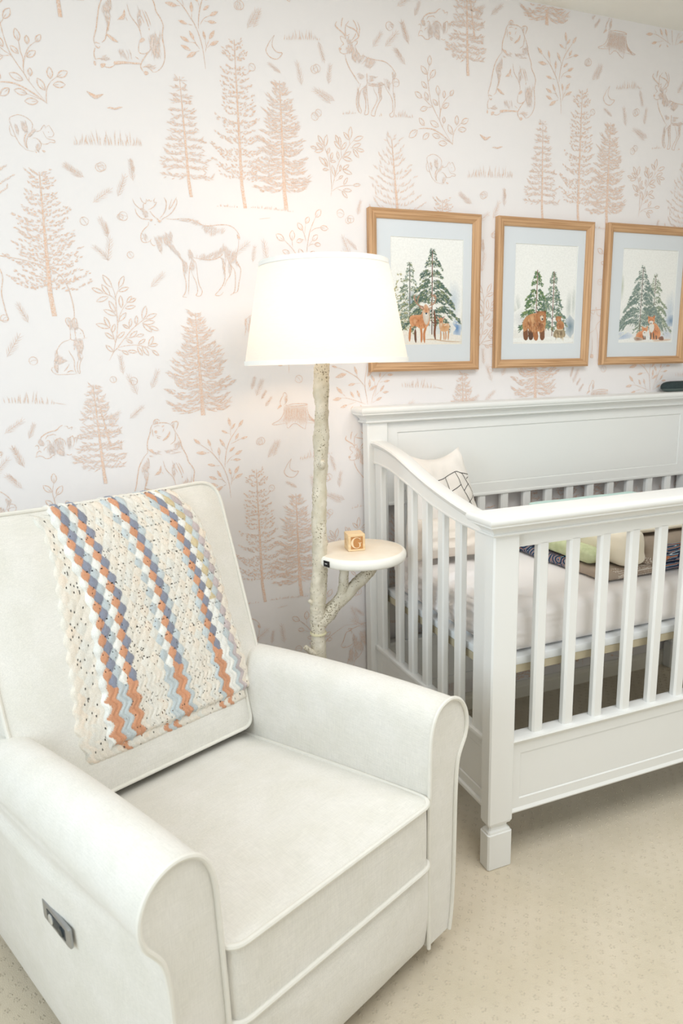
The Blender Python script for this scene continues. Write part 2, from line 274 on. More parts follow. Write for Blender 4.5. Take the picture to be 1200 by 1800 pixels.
# ---- wallpaper print
MOT = """l26:549,2380 1,6 4,5 5,2 6,-2 3,-5;h90/8/8/20:554,2385 9,2 1,-5 -10,-2;l26:546,2378 13,3 13,1 14,-1 11,-4;l30:600,2377 5,5 10,2 6,-3 -1,-8 -6,-14;h80/8/10/20:603,2374 6,1 1,-10 -4,0;l26:546,2378 -6,-11 -3,-14 -6,-15 -4,-14 -1,-16 0,-12;l26:597,2377 7,-8 7,-15 7,-13 6,-17 4,-18 4,-10 8,-17 4,-19 10,-15 6,-16 -3,-18 -1,-18 3,-22 -1,-24 -8,-19 -14,-14 -12,-4;l16:550,2370 9,4 9,-1;l16:545,2366 -1,-10 2,-15;f0:550,2358 6,2 3,-4 -3,-5 -5,2;f0:573,2372 6,2 0,-3 -5,-2;l24:579,2365 -5,-11;l18:553,2346 7,-3 9,-3;l26:556,2341 4,-4 5,-1;f0:595,2357 0,-11 -6,-9 -10,-7 -7,-2 5,7 8,6 6,8;l22:611,2350 -1,-14 -3,-11 -13,-9;h100/14/14/20:605,2314 21,6 2,-15 -20,-1;f0:525,2309 7,-5 8,0 4,-11 -7,2 -7,6;l26:526,2296 -11,-12 -10,-15 -8,-17 -4,-16 -4,-17 -4,-20 -7,-20 -2,-9 2,-12;h20/10/12/20:531,2291 30,7 0,-9 -27,-10;h5/12/14/20:575,2298 54,4 -2,-10 -42,-10;l18:592,2287 33,4;h80/34/14/26:524,2276 5,-6 -4,-22 -4,-22 -6,-15 -7,5 3,16 -8,7 10,20;l34:522,2230 -4,-16 -4,-19;l22:515,2211 -6,-23 -4,-13 -9,-8;l20:478,2163 3,2 5,-1 5,-1;l26:479,2157 7,-5 5,5;l20:569,2267 4,-21 8,-13 11,-13 6,-14 2,-14;f0:561,2254 1,-14 -6,-11 -12,-2 -4,-2 9,10 8,6;l18:563,2235 4,-8;f0:604,2192 4,-6 -8,-6 -7,-1 3,7;l20:593,2179 -3,-15 2,-10 13,-1 12,7 5,7;h90/16/14/20:595,2260 6,-1 2,-38 -7,-4 -4,17;l22:607,2259 10,-25 4,-14;l20:614,2258 8,-17 5,-17;l16:603,2245 7,-18;l26:622,2218 0,-7;h90/44/22/28:625,2200 20,0 4,10 6,1 0,-11 -8,-10 0,-35 -23,-4 -4,29;f0:509,2189 11,-3 12,-8 6,-6 -13,2 -10,7;l24:478,2152 -4,-12 1,-13 3,-3;l20:478,2125 8,2 10,-1 9,-2;h150/10/14/20:489,2135 12,0 10,-8 -15,0;f0:488,2114 6,3 7,-1 -5,-8 -7,-2;f0:472,2120 4,-2 0,-9 -5,3;l22:498,2109 14,0 12,7;f0:524,2125 23,3 19,0 24,1 0,-4 -24,-1 -23,-3 -19,-4;h70/14/14/20:538,2150 32,6 3,-23 -31,2;l20:580,2143 10,-6;l26:622,2165 -14,-16 -11,-15 -5,-12 3,-9 5,-5;l20:597,2119 10,3 10,-5 7,-7;h150/10/14/20:608,2127 20,-1 -1,-8 -13,3;f0:600,2108 6,3 6,-5 -6,-5 -6,2;l18:-677,1783 5,-13 12,-11 10,0 1,10 6,4;l18:-656,1788 4,-10 6,-5 4,0 2,9;l16:-640,1785 4,-6 4,4 3,-4 6,2;l18:-615,1789 -4,-7 1,-5 6,1;l20:-611,1778 -7,-10 -10,-8 -8,-3;l22:-672,1758 3,-13 10,-11 12,-3 13,0;h60/20/12/20:-655,1758 18,-4 -5,-17 -7,2;l26:-660,1759 10,-10 5,-13;l22:-632,1753 8,-11 10,-8 6,-5;l24:-590,1791 5,-11 -2,-16 -7,-15 -12,-14;l20:-555,1794 -6,-10 -9,-14 -9,-9 10,27;l20:-555,1789 -1,-13 -13,-21 -14,-12 -14,-8 -8,-8;f0:-635,1731 8,1 -1,-5 -5,-1;f0:-614,1729 12,1 -5,-7;l20:-638,1724 -2,-9 -9,-8 -8,-9 -5,-10 0,-13 5,-6 9,0 8,3 6,7;h60/10/10/20:-654,1688 8,2 1,-14 -8,-2;l20:-661,1678 5,3;l30:-622,1717 3,1;l18:-637,1674 2,-8 6,-5 6,2;h75/34/16/20:-625,1677 22,6 -4,-24 -3,-18 -4,3 -4,15;h60/60/16/20:-600,1690 24,4 -2,-23 12,-18 10,-15 1,-11 -12,11 -12,15 -12,12 -11,2;l24:-589,1735 21,-1 19,3 19,0 16,-2 14,-6 16,-7 19,-1 25,4 26,1 16,-5 11,-9 8,-13 2,-12;h160/26/14/20:-559,1735 46,1 18,-8 11,-7 -17,2 -16,7 -21,1;h120/60/12/16:-490,1719 33,2 5,-9 28,1 3,-10 -26,-1 -14,-9 -16,13;f0:-385,1702 8,-11 -3,-4 -5,4;l20:-381,1686 -2,-19 -6,-21 -3,-14 3,-13 9,-13 -1,-17 -6,-24 -6,-25 -10,-5 -13,-7;h70/16/12/20:-533,1649 13,-2 2,-18 -17,-1;l22:-555,1629 5,-9 0,-13 1,-21 4,-21 -1,-22 -5,-13 -6,-8 12,-1;h80/26/14/20:-550,1625 14,-15 -4,-19 -7,-13;l18:-524,1626 -7,-21 -4,-27 -3,-32 -2,-17;h60/18/12/20:-524,1628 8,-7 -4,-19 -10,-3;l18:-530,1602 7,-21 8,-18 3,-19 -2,-11 -4,-7 12,-1 7,14 -8,18 -3,27 -2,32 -8,12;l24:-518,1632 19,-3 25,-2 20,3 14,7 9,7;h120/60/14/16:-512,1635 33,3 29,11 17,11 2,-16 -23,-14 -31,-3;h110/60/18/16:-433,1668 14,-10 25,-13 1,-16 -19,-11 -13,27;l24:-441,1636 8,-8 3,-21 2,-19 -3,-19 -8,-16 -13,-15 -9,-10 14,-1 11,10;h90/16/14/20:-435,1628 12,1 -6,-54 -4,16;l20:-422,1642 10,-24 5,-13 -6,-19 -11,-16 -8,-17;l20:-412,1618 12,-16 3,-18 -2,-28 -5,-19 -11,-8;h90/10/10/20:-418,1613 11,-5 -6,-17 -4,6;h100/8/10/20:-395,1629 11,-15 -9,-1;l36:-51,2307 -4,-7 1,-6 11,-8 13,-8 6,-9 0,-5;l28:-31,2320 -4,-10 -2,-16;l22:-12,2314 -6,-8 -5,-6 -1,-21 5,-5 8,5;l32:-22,2301 14,-4 13,-3 10,-8 2,-9;l26:1,2318 7,-8 6,-13 -2,-7;l26:16,2315 6,-15 -1,-15 -4,-12 -12,-9 -12,-9;l22:10,2284 -4,-8 -10,-13;l20:-13,2274 -2,-9;l18:-24,2264 -8,5 -8,0 1,-9 7,-7 2,-3 -6,-4 -5,-7;f0:-46,2238 5,1 3,-4 -5,-4 -3,2;l18:-43,2231 1,-4 9,-3 8,1 10,4;l18:6,2261 8,3 -1,-7 -6,-6 0,-3;f0:-17,2248 4,0 -1,-3 -3,0;h110/30/12/20:-30,2239 16,2 12,9 0,-15 -17,-8 0,9;h90/16/10/20:-21,2261 12,1 4,-9 -11,-2;l30:-6,2253 1,-15 -2,-4;l20:7,2247 5,-9 8,-10 4,-4;h80/44/16/20:0,2241 20,-15 5,-11 -17,-6 -14,2;l22:24,2224 10,2 17,-4 18,-2 24,0 17,-3 14,-8 12,-12 6,-10 -2,-6;h130/50/18/20:25,2223 21,-4 28,-10 -14,-11 -19,5;l26:-26,2223 1,-10 4,-11 8,-15 11,-14 11,-14 9,-11;h140/14/12/20:14,2177 19,-10 2,-5 -14,2;l24:43,2180 1,-12 0,-15;h170/16/14/20:57,2176 19,-4 -17,-4 5,-7 -10,-3;l18:23,2150 -5,-12 -6,-10 -3,-14 -2,-16 1,-14 5,-11 8,-6 2,9 -6,13 -1,14 3,14 6,16 12,9 7,11;h90/16/16/20:12,2132 6,-2 -3,-51 -4,0;l20:44,2153 -1,-26 2,-23 2,-20 -1,-16 -12,-3 4,16 0,22 -6,15 -3,15;h85/20/14/20:30,2138 13,5 -2,-34 -7,3;l24:47,2148 16,-1 20,2 15,5;h10/22/14/20:47,2153 50,6 -1,-6 -33,-4;l20:63,2147 5,-13 8,-13 1,-12 -10,-19 -9,-15 -1,-10 11,-1 2,10 7,17 10,17 6,10 -4,14 6,17;h85/24/14/20:80,2148 12,0 -3,-32 -5,0;l18:101,2173 2,-16 8,-17 12,-14 6,-14 1,-14 -1,-16 -10,-9 4,-7 9,4 3,15 3,16 -1,18 -5,19 0,18 3,13 5,12;h110/20/14/20:104,2171 17,-14 -2,-10 -8,7;h90/8/12/20:132,2134 6,-5 -1,-10;h90/10/12/20:126,2190 10,3 4,-10 -9,-7;g9:-41,2059 46,7;g9:84,2066 9,2;g16:135,2068 65,3;l16:-875,1428 -1,9 -5,8 -3,9 2,7 5,2 5,-2 3,-7 1,-6 -1,-11 0,-8;h80/18/14/20:-877,1454 5,-5 -1,-12 -2,0;l18:-867,1437 0,13 3,10 4,2 4,-3 2,-9 1,-14;h80/26/14/20:-865,1444 10,4 1,-11 -12,-1;l16:-853,1436 6,-4 5,-6 2,-8 1,-8 -3,-5;l16:-875,1427 0,-10 -1,-10 4,-4 12,-3;f0:-863,1423 3,1 0,-3 -2,-1;f0:-850,1422 3,-1 -1,-2;l8:-845,1408 15,0;l8:-860,1405 14,1;l16:-876,1406 -7,-4 -10,-3 -9,-6 -6,-7 -6,-10 -3,-11 -4,-12 -3,-14 -1,-12 4,-9 3,-4;l14:-925,1328 -5,1 -4,-4 2,-7 5,-5 8,-4 14,0 15,0 13,0 9,2;h90/20/16/20:-917,1367 3,-2 -3,-16 -5,0;h150/34/14/20:-915,1358 7,-2 1,-9 15,-2 -7,-2 -11,-4 -3,11;h90/26/16/20:-924,1339 8,-3 -3,-13 -5,2;l16:-884,1375 4,-10 5,-9 3,-11 -1,-12 0,-11 4,-10;l18:-886,1338 -6,-10 -10,-11;l22:-895,1313 6,4 7,2 6,-2;l14:-854,1362 -6,-11 -4,-12 -2,-14 2,-13 4,0 0,15 3,13 7,12 3,7;h90/60/18/20:-870,1397 26,1 -2,-21 -5,-6 -10,0 -2,14 -6,7;l30:-868,1385 -1,-10;h70/8/14/20:-859,1357 5,4 -4,-12;l14:252,1957 -1,5 9,5 12,4 12,-2 10,-5 7,-6 3,-8 -2,-9 -1,-7;l12:249,1950 3,-4 -4,-6 0,-10 3,-10 9,-3 4,-8 5,-9 9,-8 4,-4 11,-2 10,-1;h85/30/14/20:275,1949 13,2 3,-15 -10,-2;h85/16/14/20:262,1941 7,0 -2,-12 -4,0;l26:289,1929 -6,-8 -3,-12 2,-11 5,-7;l20:301,1933 -7,-6 -6,-10 -4,-12 2,-12;l14:305,1934 10,1 7,4 7,10 4,2 3,-8;l12:337,1947 6,5 4,-5 5,-9 2,-6 -5,-7 -10,-1;f0:340,1936 2,0 0,-2;l14:327,1937 4,-9 5,-8 8,-2 10,-2 0,-5 -12,0 -5,-4 -10,-2 -6,2 -5,9;l14:301,1918 9,0 6,-6 4,-7 -2,-7 -4,-7 -12,-3;h130/22/14/20:301,1933 6,1 -10,-9 -7,-6;h90/16/12/20:307,1897 8,2 -1,-8 -5,-2;l24:305,1886 2,-4;f0:320,1890 7,0 2,-4 -4,-1;l10:250,1960 -2,-6;l10:251,1955 -2,-6;l10:252,1951 -1,-7;l10:253,1947 0,-8;l10:254,1942 0,-8;l10:255,1938 1,-8;l10:256,1934 2,-9;l10:257,1929 2,-9;l10:258,1925 3,-10;l10:259,1920 4,-10;l16:-264,1223 0,7 4,4 5,-2 2,-5 0,-4;l24:-265,1225 -6,-9 -4,-11 1,-10;l16:-253,1223 1,-10 -3,-10 -9,-8;h90/16/14/20:-257,1222 5,-2 0,-10 -7,0;f0:-286,1183 7,11 5,2 4,-3 -6,-5;l22:-258,1195 10,0 15,3 19,0 21,-1 9,-3 -6,-2 -24,-1 -27,0 -17,2;l18:-262,1193 -2,-13 -2,-12 -8,-13 -12,-9 -18,-8 4,-3 14,0 16,2 14,1;l18:-185,1192 0,-15 5,-16 12,-14 15,-8 13,-4 -10,-2 -18,1 -22,1;l18:-256,1138 1,-14 6,-1 4,4 8,7 11,1 9,-5 10,-8 10,-5 3,1 2,16;l15:-260,1191 -2,-24 -6,-27;l15:-257,1192 -1,-25 -7,-25;l15:-254,1192 -2,-25 -6,-30;l15:-251,1190 -2,-23 -6,-35;l15:-249,1191 -1,-24 -5,-33;l15:-246,1192 -1,-25 -3,-31;l15:-243,1190 -2,-23 -2,-28;l15:-240,1191 -1,-25 -3,-25;l15:-237,1191 -2,-25 -2,-23;l15:-235,1190 0,-24 -3,-28;l15:-232,1190 -1,-24 -1,-26;l15:-229,1191 0,-25 -2,-23;l15:-226,1189 -1,-23 -1,-28;l15:-223,1190 0,-24 -2,-26;l15:-220,1191 -1,-26 -1,-23;l15:-218,1189 0,-24 -1,-28;l15:-215,1190 -1,-25 0,-26;l15:-212,1190 0,-25 -1,-31;l15:-209,1189 -1,-24 0,-36;l15:-206,1189 0,-24 -1,-34;l15:-203,1190 -1,-25 0,-31;l15:-200,1188 0,-24 -1,-36;l15:-198,1189 0,-25 2,-33;l15:-195,1189 1,-25 2,-31;l15:-192,1188 0,-24 3,-36;l15:-189,1188 1,-24 3,-26;l12:-265,1156 16,-2;l14:-184,1169 7,-17 19,-14;l12:-270,1153 14,-3;l14:-184,1163 9,-14 18,-12;l12:-274,1150 12,-3;l14:-185,1157 12,-11 17,-10;l12:-278,1147 10,-4;l14:-185,1151 14,-8 17,-8;l12:-282,1144 8,-5;l14:-185,1146 16,-6 16,-6;l22:-245,2246 -14,-17 -7,-12 -6,-13 6,-12 13,-7 16,1 14,16 -15,1 -13,10 -1,14 7,19;f0:-773,2044 9,-2 12,-10 17,9 5,0 -10,-7 -14,-6;f0:-725,2008 10,4 10,-3 11,5 12,1 -11,-5 -12,-4 -10,2;l18:258,2227 -6,-27 2,-21 5,-31 11,-36 27,-42 9,-16 36,-46;l18:292,2144 2,-23 4,-17 -2,-31;l18:332,2148 -18,-16 -11,-22 -6,-22 0,-17;l34:219,2041 26,4 27,-1 27,-10 23,-13 23,-16;l16:237,2133 17,-14 16,-9;l16:252,2106 19,3;l16:263,2192 -9,-13;l18:360,2059 -11,-17 -4,-19 -1,-19;l16:376,2072 -18,-15;l16:308,2063 -1,-11;l14:299,2023 41,-13;o0.3:259,2226 1,29;o0.3:250,2200 -21,22;o0.3:262,2191 18,26;o0.3:250,2160 -19,18;o0.3:292,2144 -5,29;o0.3:312,2139 0,21;o0.3:333,2147 13,19;o0.3:233,2131 -26,15;o0.3:254,2126 -11,24;o0.3:289,2115 -18,16;o0.3:252,2106 -26,-10;o0.3:307,2110 23,16;o0.3:241,2052 -19,21;o0.3:293,2054 -32,13;o0.3:311,2065 1,20;o0.3:359,2064 0,29;o0.3:376,2071 27,16;o0.3:364,2051 31,4;o0.3:343,2035 -16,28;o0.3:216,2037 -30,-24;o0.3:258,2032 -23,-20;o0.3:299,2023 -30,6;o0.3:324,2007 -33,-2;l22:769,2135 -4,47 -8,34 -10,25 -12,18 -17,23 -15,13 -18,14;l22:756,2234 1,17 6,33 13,33 14,20 15,20;l14:740,2240 -14,1;l14:739,2257 1,14;l14:720,2285 -6,16;l14:702,2283 8,0;l14:779,2328 1,32;l14:778,2337 -9,3;l14:779,2306 17,7 14,6;l14:761,2290 -2,8;l14:761,2244 12,17 16,9;l14:773,2255 9,0;l14:756,2183 -11,13 -15,1;l14:749,2190 -7,15;l14:756,2179 -10,-4;l14:771,2176 5,17 8,16;l14:777,2188 8,9;l14:774,2192 -1,16;l12:793,2317 2,5;b0.26:685,2309 -21,20;b0.26:715,2301 -8,24;b0.26:702,2282 -34,3;b0.26:740,2271 0,27;b0.26:780,2360 -5,28;b0.26:782,2351 14,18;b0.26:805,2356 17,23;b0.26:770,2339 -19,10;b0.26:759,2298 -15,25;b0.26:793,2317 12,21;b0.26:810,2319 23,6;b0.26:772,2281 18,15;b0.26:789,2270 25,14;b0.26:782,2255 26,0;b0.26:726,2241 -25,6;b0.26:729,2197 -26,12;b0.26:742,2203 -12,23;b0.26:773,2208 -5,23;b0.26:784,2211 17,25;b0.26:784,2196 27,14;b0.26:731,2177 -28,10;b0.26:746,2175 -28,-18;l22:-778,1344 14,24 11,11 24,29 19,21 15,13 17,12 10,7;l22:-764,1368 7,25 6,22 5,34 0,26 0,37 -1,17 -5,18;l16:-745,1520 11,25;l16:-746,1509 -11,13 -21,8;l18:-753,1379 22,6 26,2 21,-3 15,-5 13,-8;l16:-757,1393 -6,29 -5,14;l14:-743,1461 13,24 14,19;l14:-745,1449 5,7;l14:-746,1468 -4,5;l14:-732,1405 20,3 14,3;l14:-752,1375 10,-3 17,-2;l12:-715,1431 0,10;l12:-665,1384 -7,-4;o0.2:-753,1545 -22,34;o0.2:-734,1545 16,32;o0.2:-736,1535 29,11;o0.2:-760,1523 -20,30;o0.2:-777,1530 -30,13;o0.2:-765,1520 -33,-13;o0.2:-750,1478 -14,31;o0.2:-748,1469 -33,16;o0.2:-732,1490 0,34;o0.2:-716,1504 15,19;o0.2:-710,1505 21,12;o0.2:-722,1489 29,6;o0.2:-742,1453 22,24;o0.2:-768,1436 -13,29;o0.2:-769,1435 -36,11;o0.2:-763,1422 9,24;o0.2:-761,1404 -22,18;o0.2:-750,1406 21,18;o0.2:-765,1368 -19,20;o0.2:-715,1433 -18,11;o0.2:-713,1437 4,24;o0.2:-696,1444 4,25;o0.2:-676,1458 12,38;o0.2:-668,1460 33,14;o0.2:-678,1448 36,4;o0.2:-677,1446 24,-23;o0.2:-659,1439 27,-12;o0.2:-717,1407 23,19;o0.2:-698,1411 22,5;o0.2:-727,1402 19,-10;o0.2:-694,1389 21,14;o0.2:-665,1384 15,27;o0.2:-664,1384 26,4;o0.2:-657,1372 19,-16;o0.2:-684,1383 17,-27;o0.2:-697,1382 12,-25;o0.2:-725,1370 26,-3;o0.2:-741,1372 18,-12;l16:-84,1824 3,25 -2,45 -4,29 -5,20 -8,16 -4,10;l16:-80,1845 6,20 7,23 13,36 12,17 13,18 11,16 13,13;l16:-79,1839 15,10 20,7 35,4;l14:-18,1975 0,13;l14:-67,1881 12,15 9,7;l12:-46,1935 -1,22 -3,15;l12:-68,1868 13,7;l12:-72,1869 2,15;l12:-62,1846 15,-4;l12:-17,1966 10,1;l12:-103,1955 -9,0;l12:-86,1899 -6,0;o0.2:-99,1963 7,34;o0.2:-104,1968 -17,25;o0.2:-104,1957 -23,15;o0.2:-105,1953 -28,-6;o0.2:-125,1956 -21,4;o0.2:-92,1943 8,19;o0.2:-92,1906 -10,26;o0.2:-94,1908 -25,25;o0.2:-90,1899 -19,0;o0.2:-82,1928 7,21;o0.2:-84,1924 20,0;o0.2:-70,1883 -8,30;o0.2:-47,1960 -22,21;o0.2:-50,1967 -1,28;o0.2:-53,1975 -11,24;o0.2:-45,1959 17,23;o0.2:-56,1930 -3,24;o0.2:-17,1990 4,37;o0.2:-18,1988 -19,21;o0.2:-5,1988 33,14;o0.2:-10,1968 30,13;o0.2:4,1964 27,-3;o0.2:-7,1964 19,-24;o0.2:-39,1940 25,16;o0.2:-42,1936 32,-5;o0.2:-52,1897 3,19;o0.2:-43,1904 22,14;o0.2:-43,1902 31,-10;o0.2:-57,1875 15,11;o0.2:-41,1860 14,21;o0.2:-9,1860 25,3;o0.2:-43,1845 29,-1;o0.2:-47,1841 18,-19;l20:-170,1641 3,31 8,39 12,30 10,19;l20:-239,1690 22,-21 21,-30 7,-18;l14:-215,1690 1,-19;l16:-169,1688 -7,25 -8,15;l14:-170,1740 -3,-27;l16:-155,1717 14,10 17,4 18,-1;l14:-165,1674 13,8 13,-1;l12:-160,1680 13,16;l12:-226,1653 21,-9;l12:-187,1656 10,-15;l20:-170,1641 -2,-49;l18:-189,1621 13,-19 4,-8;l12:-185,1695 10,-1;o0.34:-240,1689 -25,18;o0.34:-215,1690 2,30;o0.34:-180,1721 -15,21;o0.34:-169,1741 11,20;o0.34:-136,1760 17,24;o0.34:-123,1732 27,-3;o0.34:-149,1692 17,18;o0.34:-143,1682 21,-1;o0.34:-181,1694 -20,-7;o0.34:-224,1653 -23,7;o0.34:-181,1645 -13,22;o0.34:-161,1644 17,18;o0.34:-150,1616 21,15;o0.34:-193,1621 -21,4;o0.34:-146,1603 22,2;o0.34:-187,1606 -20,-5;l18:27,1184 -3,25 -5,30 0,26 4,27 3,20;l22:19,1241 -11,15 -16,17 -24,15 -19,10 -26,9;l16:19,1186 -24,9 -21,7 -20,6 -20,2;l16:40,1186 9,33 13,27 12,19 26,23;l14:-14,1194 -32,-8;l12:7,1189 -8,21;l12:-19,1205 -3,4;l14:-50,1212 -11,11;l12:2,1255 -18,-1;l12:-8,1275 -2,11;l12:28,1227 7,18;l12:51,1208 21,18;l12:44,1189 15,7;l12:55,1245 -1,13;l12:72,1255 15,4;l12:62,1245 -9,-34;b0.26:-66,1209 -32,-5;b0.26:-62,1223 -21,23;b0.26:-22,1209 -13,22;b0.26:-1,1209 -10,24;b0.26:-16,1254 -27,-5;b0.26:-46,1287 -40,-11;b0.26:-77,1307 -21,6;b0.26:-9,1284 -9,26;b0.26:-46,1186 -25,-8;b0.26:27,1275 20,26;b0.26:35,1240 1,28;b0.26:53,1258 -11,23;b0.26:34,1230 27,16;b0.26:73,1225 16,21;b0.26:82,1222 24,1;b0.26:57,1196 23,11;b0.26:87,1257 23,4;b0.26:72,1270 4,19;b0.26:100,1279 23,0;b0.26:-34,1170 8,12;b0.26:7,1176 -8,8;t2/36:-524,2108 7,-274 4,-37;t1/42:-364,2219 1,-380 7,-64;t3/52:-235,2129 2,-306 4,-46;t1/54:-911,1836 -5,-308 5,-61;t3/56:-524,1477 3,-287 1,-14;t4/50:125,2004 22,-252 3,-43;t2/40:-829,1278 7,-256 2,-31;t4/22:396,1260 23,-141 5,-20;g7:-442,1777 67,0;g9:-340,1779 132,-6;l14:-316,1747 36,5;g34:-820,1910 181,11;g22:-218,2238 113,14;g26:-1062,1237 125,-9;l14:-935,1232 29,-7;l20:-1001,1081 11,4 9,-3 6,-5 11,0 7,6 9,4;l18:-999,1112 6,4 4,-7 -3,-7;l28:-984,1122 3,14 8,7 10,6 11,3 13,3 10,9 8,4;l22:-970,1131 6,9 8,2 9,2 7,-4;l18:-969,1124 6,4 4,-5 -3,-9;l20:-949,1120 8,9 11,2 10,-8 3,-14;l18:-916,1165 7,-1 3,-6 10,4 -3,-9;l18:-911,1123 3,7 7,4 4,2 3,-15 -6,-18;l18:-890,1116 7,19 4,2;l18:-977,1099 2,6 7,5;l18:-999,1083 4,12 7,4 4,-5;h40/44/14/20:-937,1105 13,2 -5,-24 -12,4;h60/20/12/20:-983,1127 8,-3 -3,-9 -10,3;h90/20/18/12:-911,1130 9,-1 -2,-26 -9,5;h90/26/22/10:-967,1112 22,3 -3,-23 -20,-4;h90/20/20/10:-946,1125 26,-2 -6,-16 -20,-1;l18:-919,1085 8,-3 7,3;l22:-890,1085 9,2 3,7;l26:3,420 -20,-5 -29,-8 -11,-6 -11,-3 -5,-6 -6,-16 -5,-13 -7,-10 0,-4;l20:-64,405 3,4 8,0 3,-3 -11,-4;l18:-58,399 6,1 3,-5 -2,-7;l24:-91,349 5,-5 6,-3 6,8;l22:-80,341 12,1 14,5 12,7;h110/24/14/20:-47,385 18,-21 -8,-7 -10,7;h80/60/24/20:-40,353 22,-3 13,-17 -8,-9 -16,6 -14,7;h80/60/24/20:-20,378 24,5 -1,-46 -18,24;l20:-42,348 -8,-20 -9,-22 -8,-19 -7,-28;l18:-5,331 -10,-21 -11,-13 -14,-10 -10,-33;h70/44/20/20:-56,328 13,-6 -6,-35 -15,2;h80/20/18/20:-38,325 11,-9 -6,-20 -8,2;l22:3,420 21,3 20,-1 34,-13 41,-5 42,-13 21,-18 7,-29 -7,-39 4,-42 3,-28 -29,6 -2,41 -12,23 -42,-6 -55,6 -16,14 -25,7;l20:49,305 -3,-29 -5,-26 -20,4 7,25 5,40;h20/30/24/20:36,331 54,-23 14,-9 -55,6;l16:943,1460 -12,24 19,-8 9,25 7,-27 19,-6 11,-12 -21,-9 -12,-18 10,-31 8,-31;l12:945,1466 -19,-27 -18,-14 -4,-26 42,14 20,16;l14:971,1398 6,-62 0,-42;l18:-376,1450 12,15 16,7 46,14 92,8 75,-8 57,-26 18,-35 -9,-53 6,-54;h80/26/14/20:-375,1457 27,10 -3,-57 -23,3;l16:-378,1410 5,25 -3,15;l16:-364,1410 2,-37 -6,-48 10,-2;l16:-270,1392 1,-43 -5,-28 11,-2;f0:-370,1335 11,0 0,-12 -11,0;f0:-275,1330 13,-1 -1,-12 -13,1;h120/30/14/20:-164,1486 86,-26 -2,-53 -57,36;l20:-73,1646 43,-3 54,-1 40,-4 123,-16 84,-16 66,-35 22,-74 -3,-75 9,-76;l18:-73,1646 -58,-32 -29,-34;s0:-324,2253 32,54;s0:-167,2124 -13,66;s0:-82,2136 7,59;s0:-76,2084 -59,36;s0:-806,1828 -47,32;s0:-671,1829 -4,58;s0:-783,1767 56,41;s0:-751,1677 -20,56;s0:-753,1617 -42,41;s0:-647,1547 45,43;s0:-979,1449 -24,56;s0:-1043,1359 41,63;s0:-708,1245 -26,63;s0:-667,1261 26,57;s0:-736,1177 45,37;s0:-1072,1153 56,38;s0:-1032,1055 -26,66;s0:-1056,1015 -20,24;s0:-341,1625 9,49;s0:-324,1194 24,31;s0:-352,1227 25,55;s0:-365,1247 13,43;s0:4,1774 12,47;s0:105,2260 47,50;s0:207,2357 20,46;s0:422,2387 37,37;s0:183,2282 -23,58;s0:175,2218 -43,44;s0:65,2254 33,47;s0:-24,1651 -28,64;s0:12,1625 -69,42;s0:-306,1035 25,53;s0:-111,1025 18,-55;s0:-63,871 -56,25;s0:-296,398 -9,73;s0:-406,417 61,44;s0:0,448 -39,35;s0:552,1852 -6,36;s0:420,1830 -51,33;s0:989,2149 -40,24;s0:469,1684 -5,37;s0:461,1614 13,71;s0:503,1786 26,61;s0:476,1305 -5,59;s0:883,2439 18,28;a0:-126,2171 11,1;a0:-129,2044 11,1;a0:-757,1858 11,1;a0:-810,1718 11,0;a0:-714,1734 8,0;a0:-695,1634 9,0;a0:-1037,1461 10,0;a0:-978,1348 11,0;a0:-772,1291 9,0;a0:-1088,1099 5,0;a0:-349,2306 10,2;a0:-54,1776 12,1;a0:-29,1756 9,0;a0:121,2318 12,1;a0:141,2165 12,2;a0:-210,1275 12,0;a0:-343,1087 12,-1;a0:-118,953 11,-1;a0:-117,833 10,-1;a0:-20,539 11,-2;a0:468,1861 11,1;a0:513,1736 12,0;a0:503,1285 11,0;a0:-247,368 11,-2;a0:903,2155 10,1"""
PU, PV = 1218.9, 1221.9
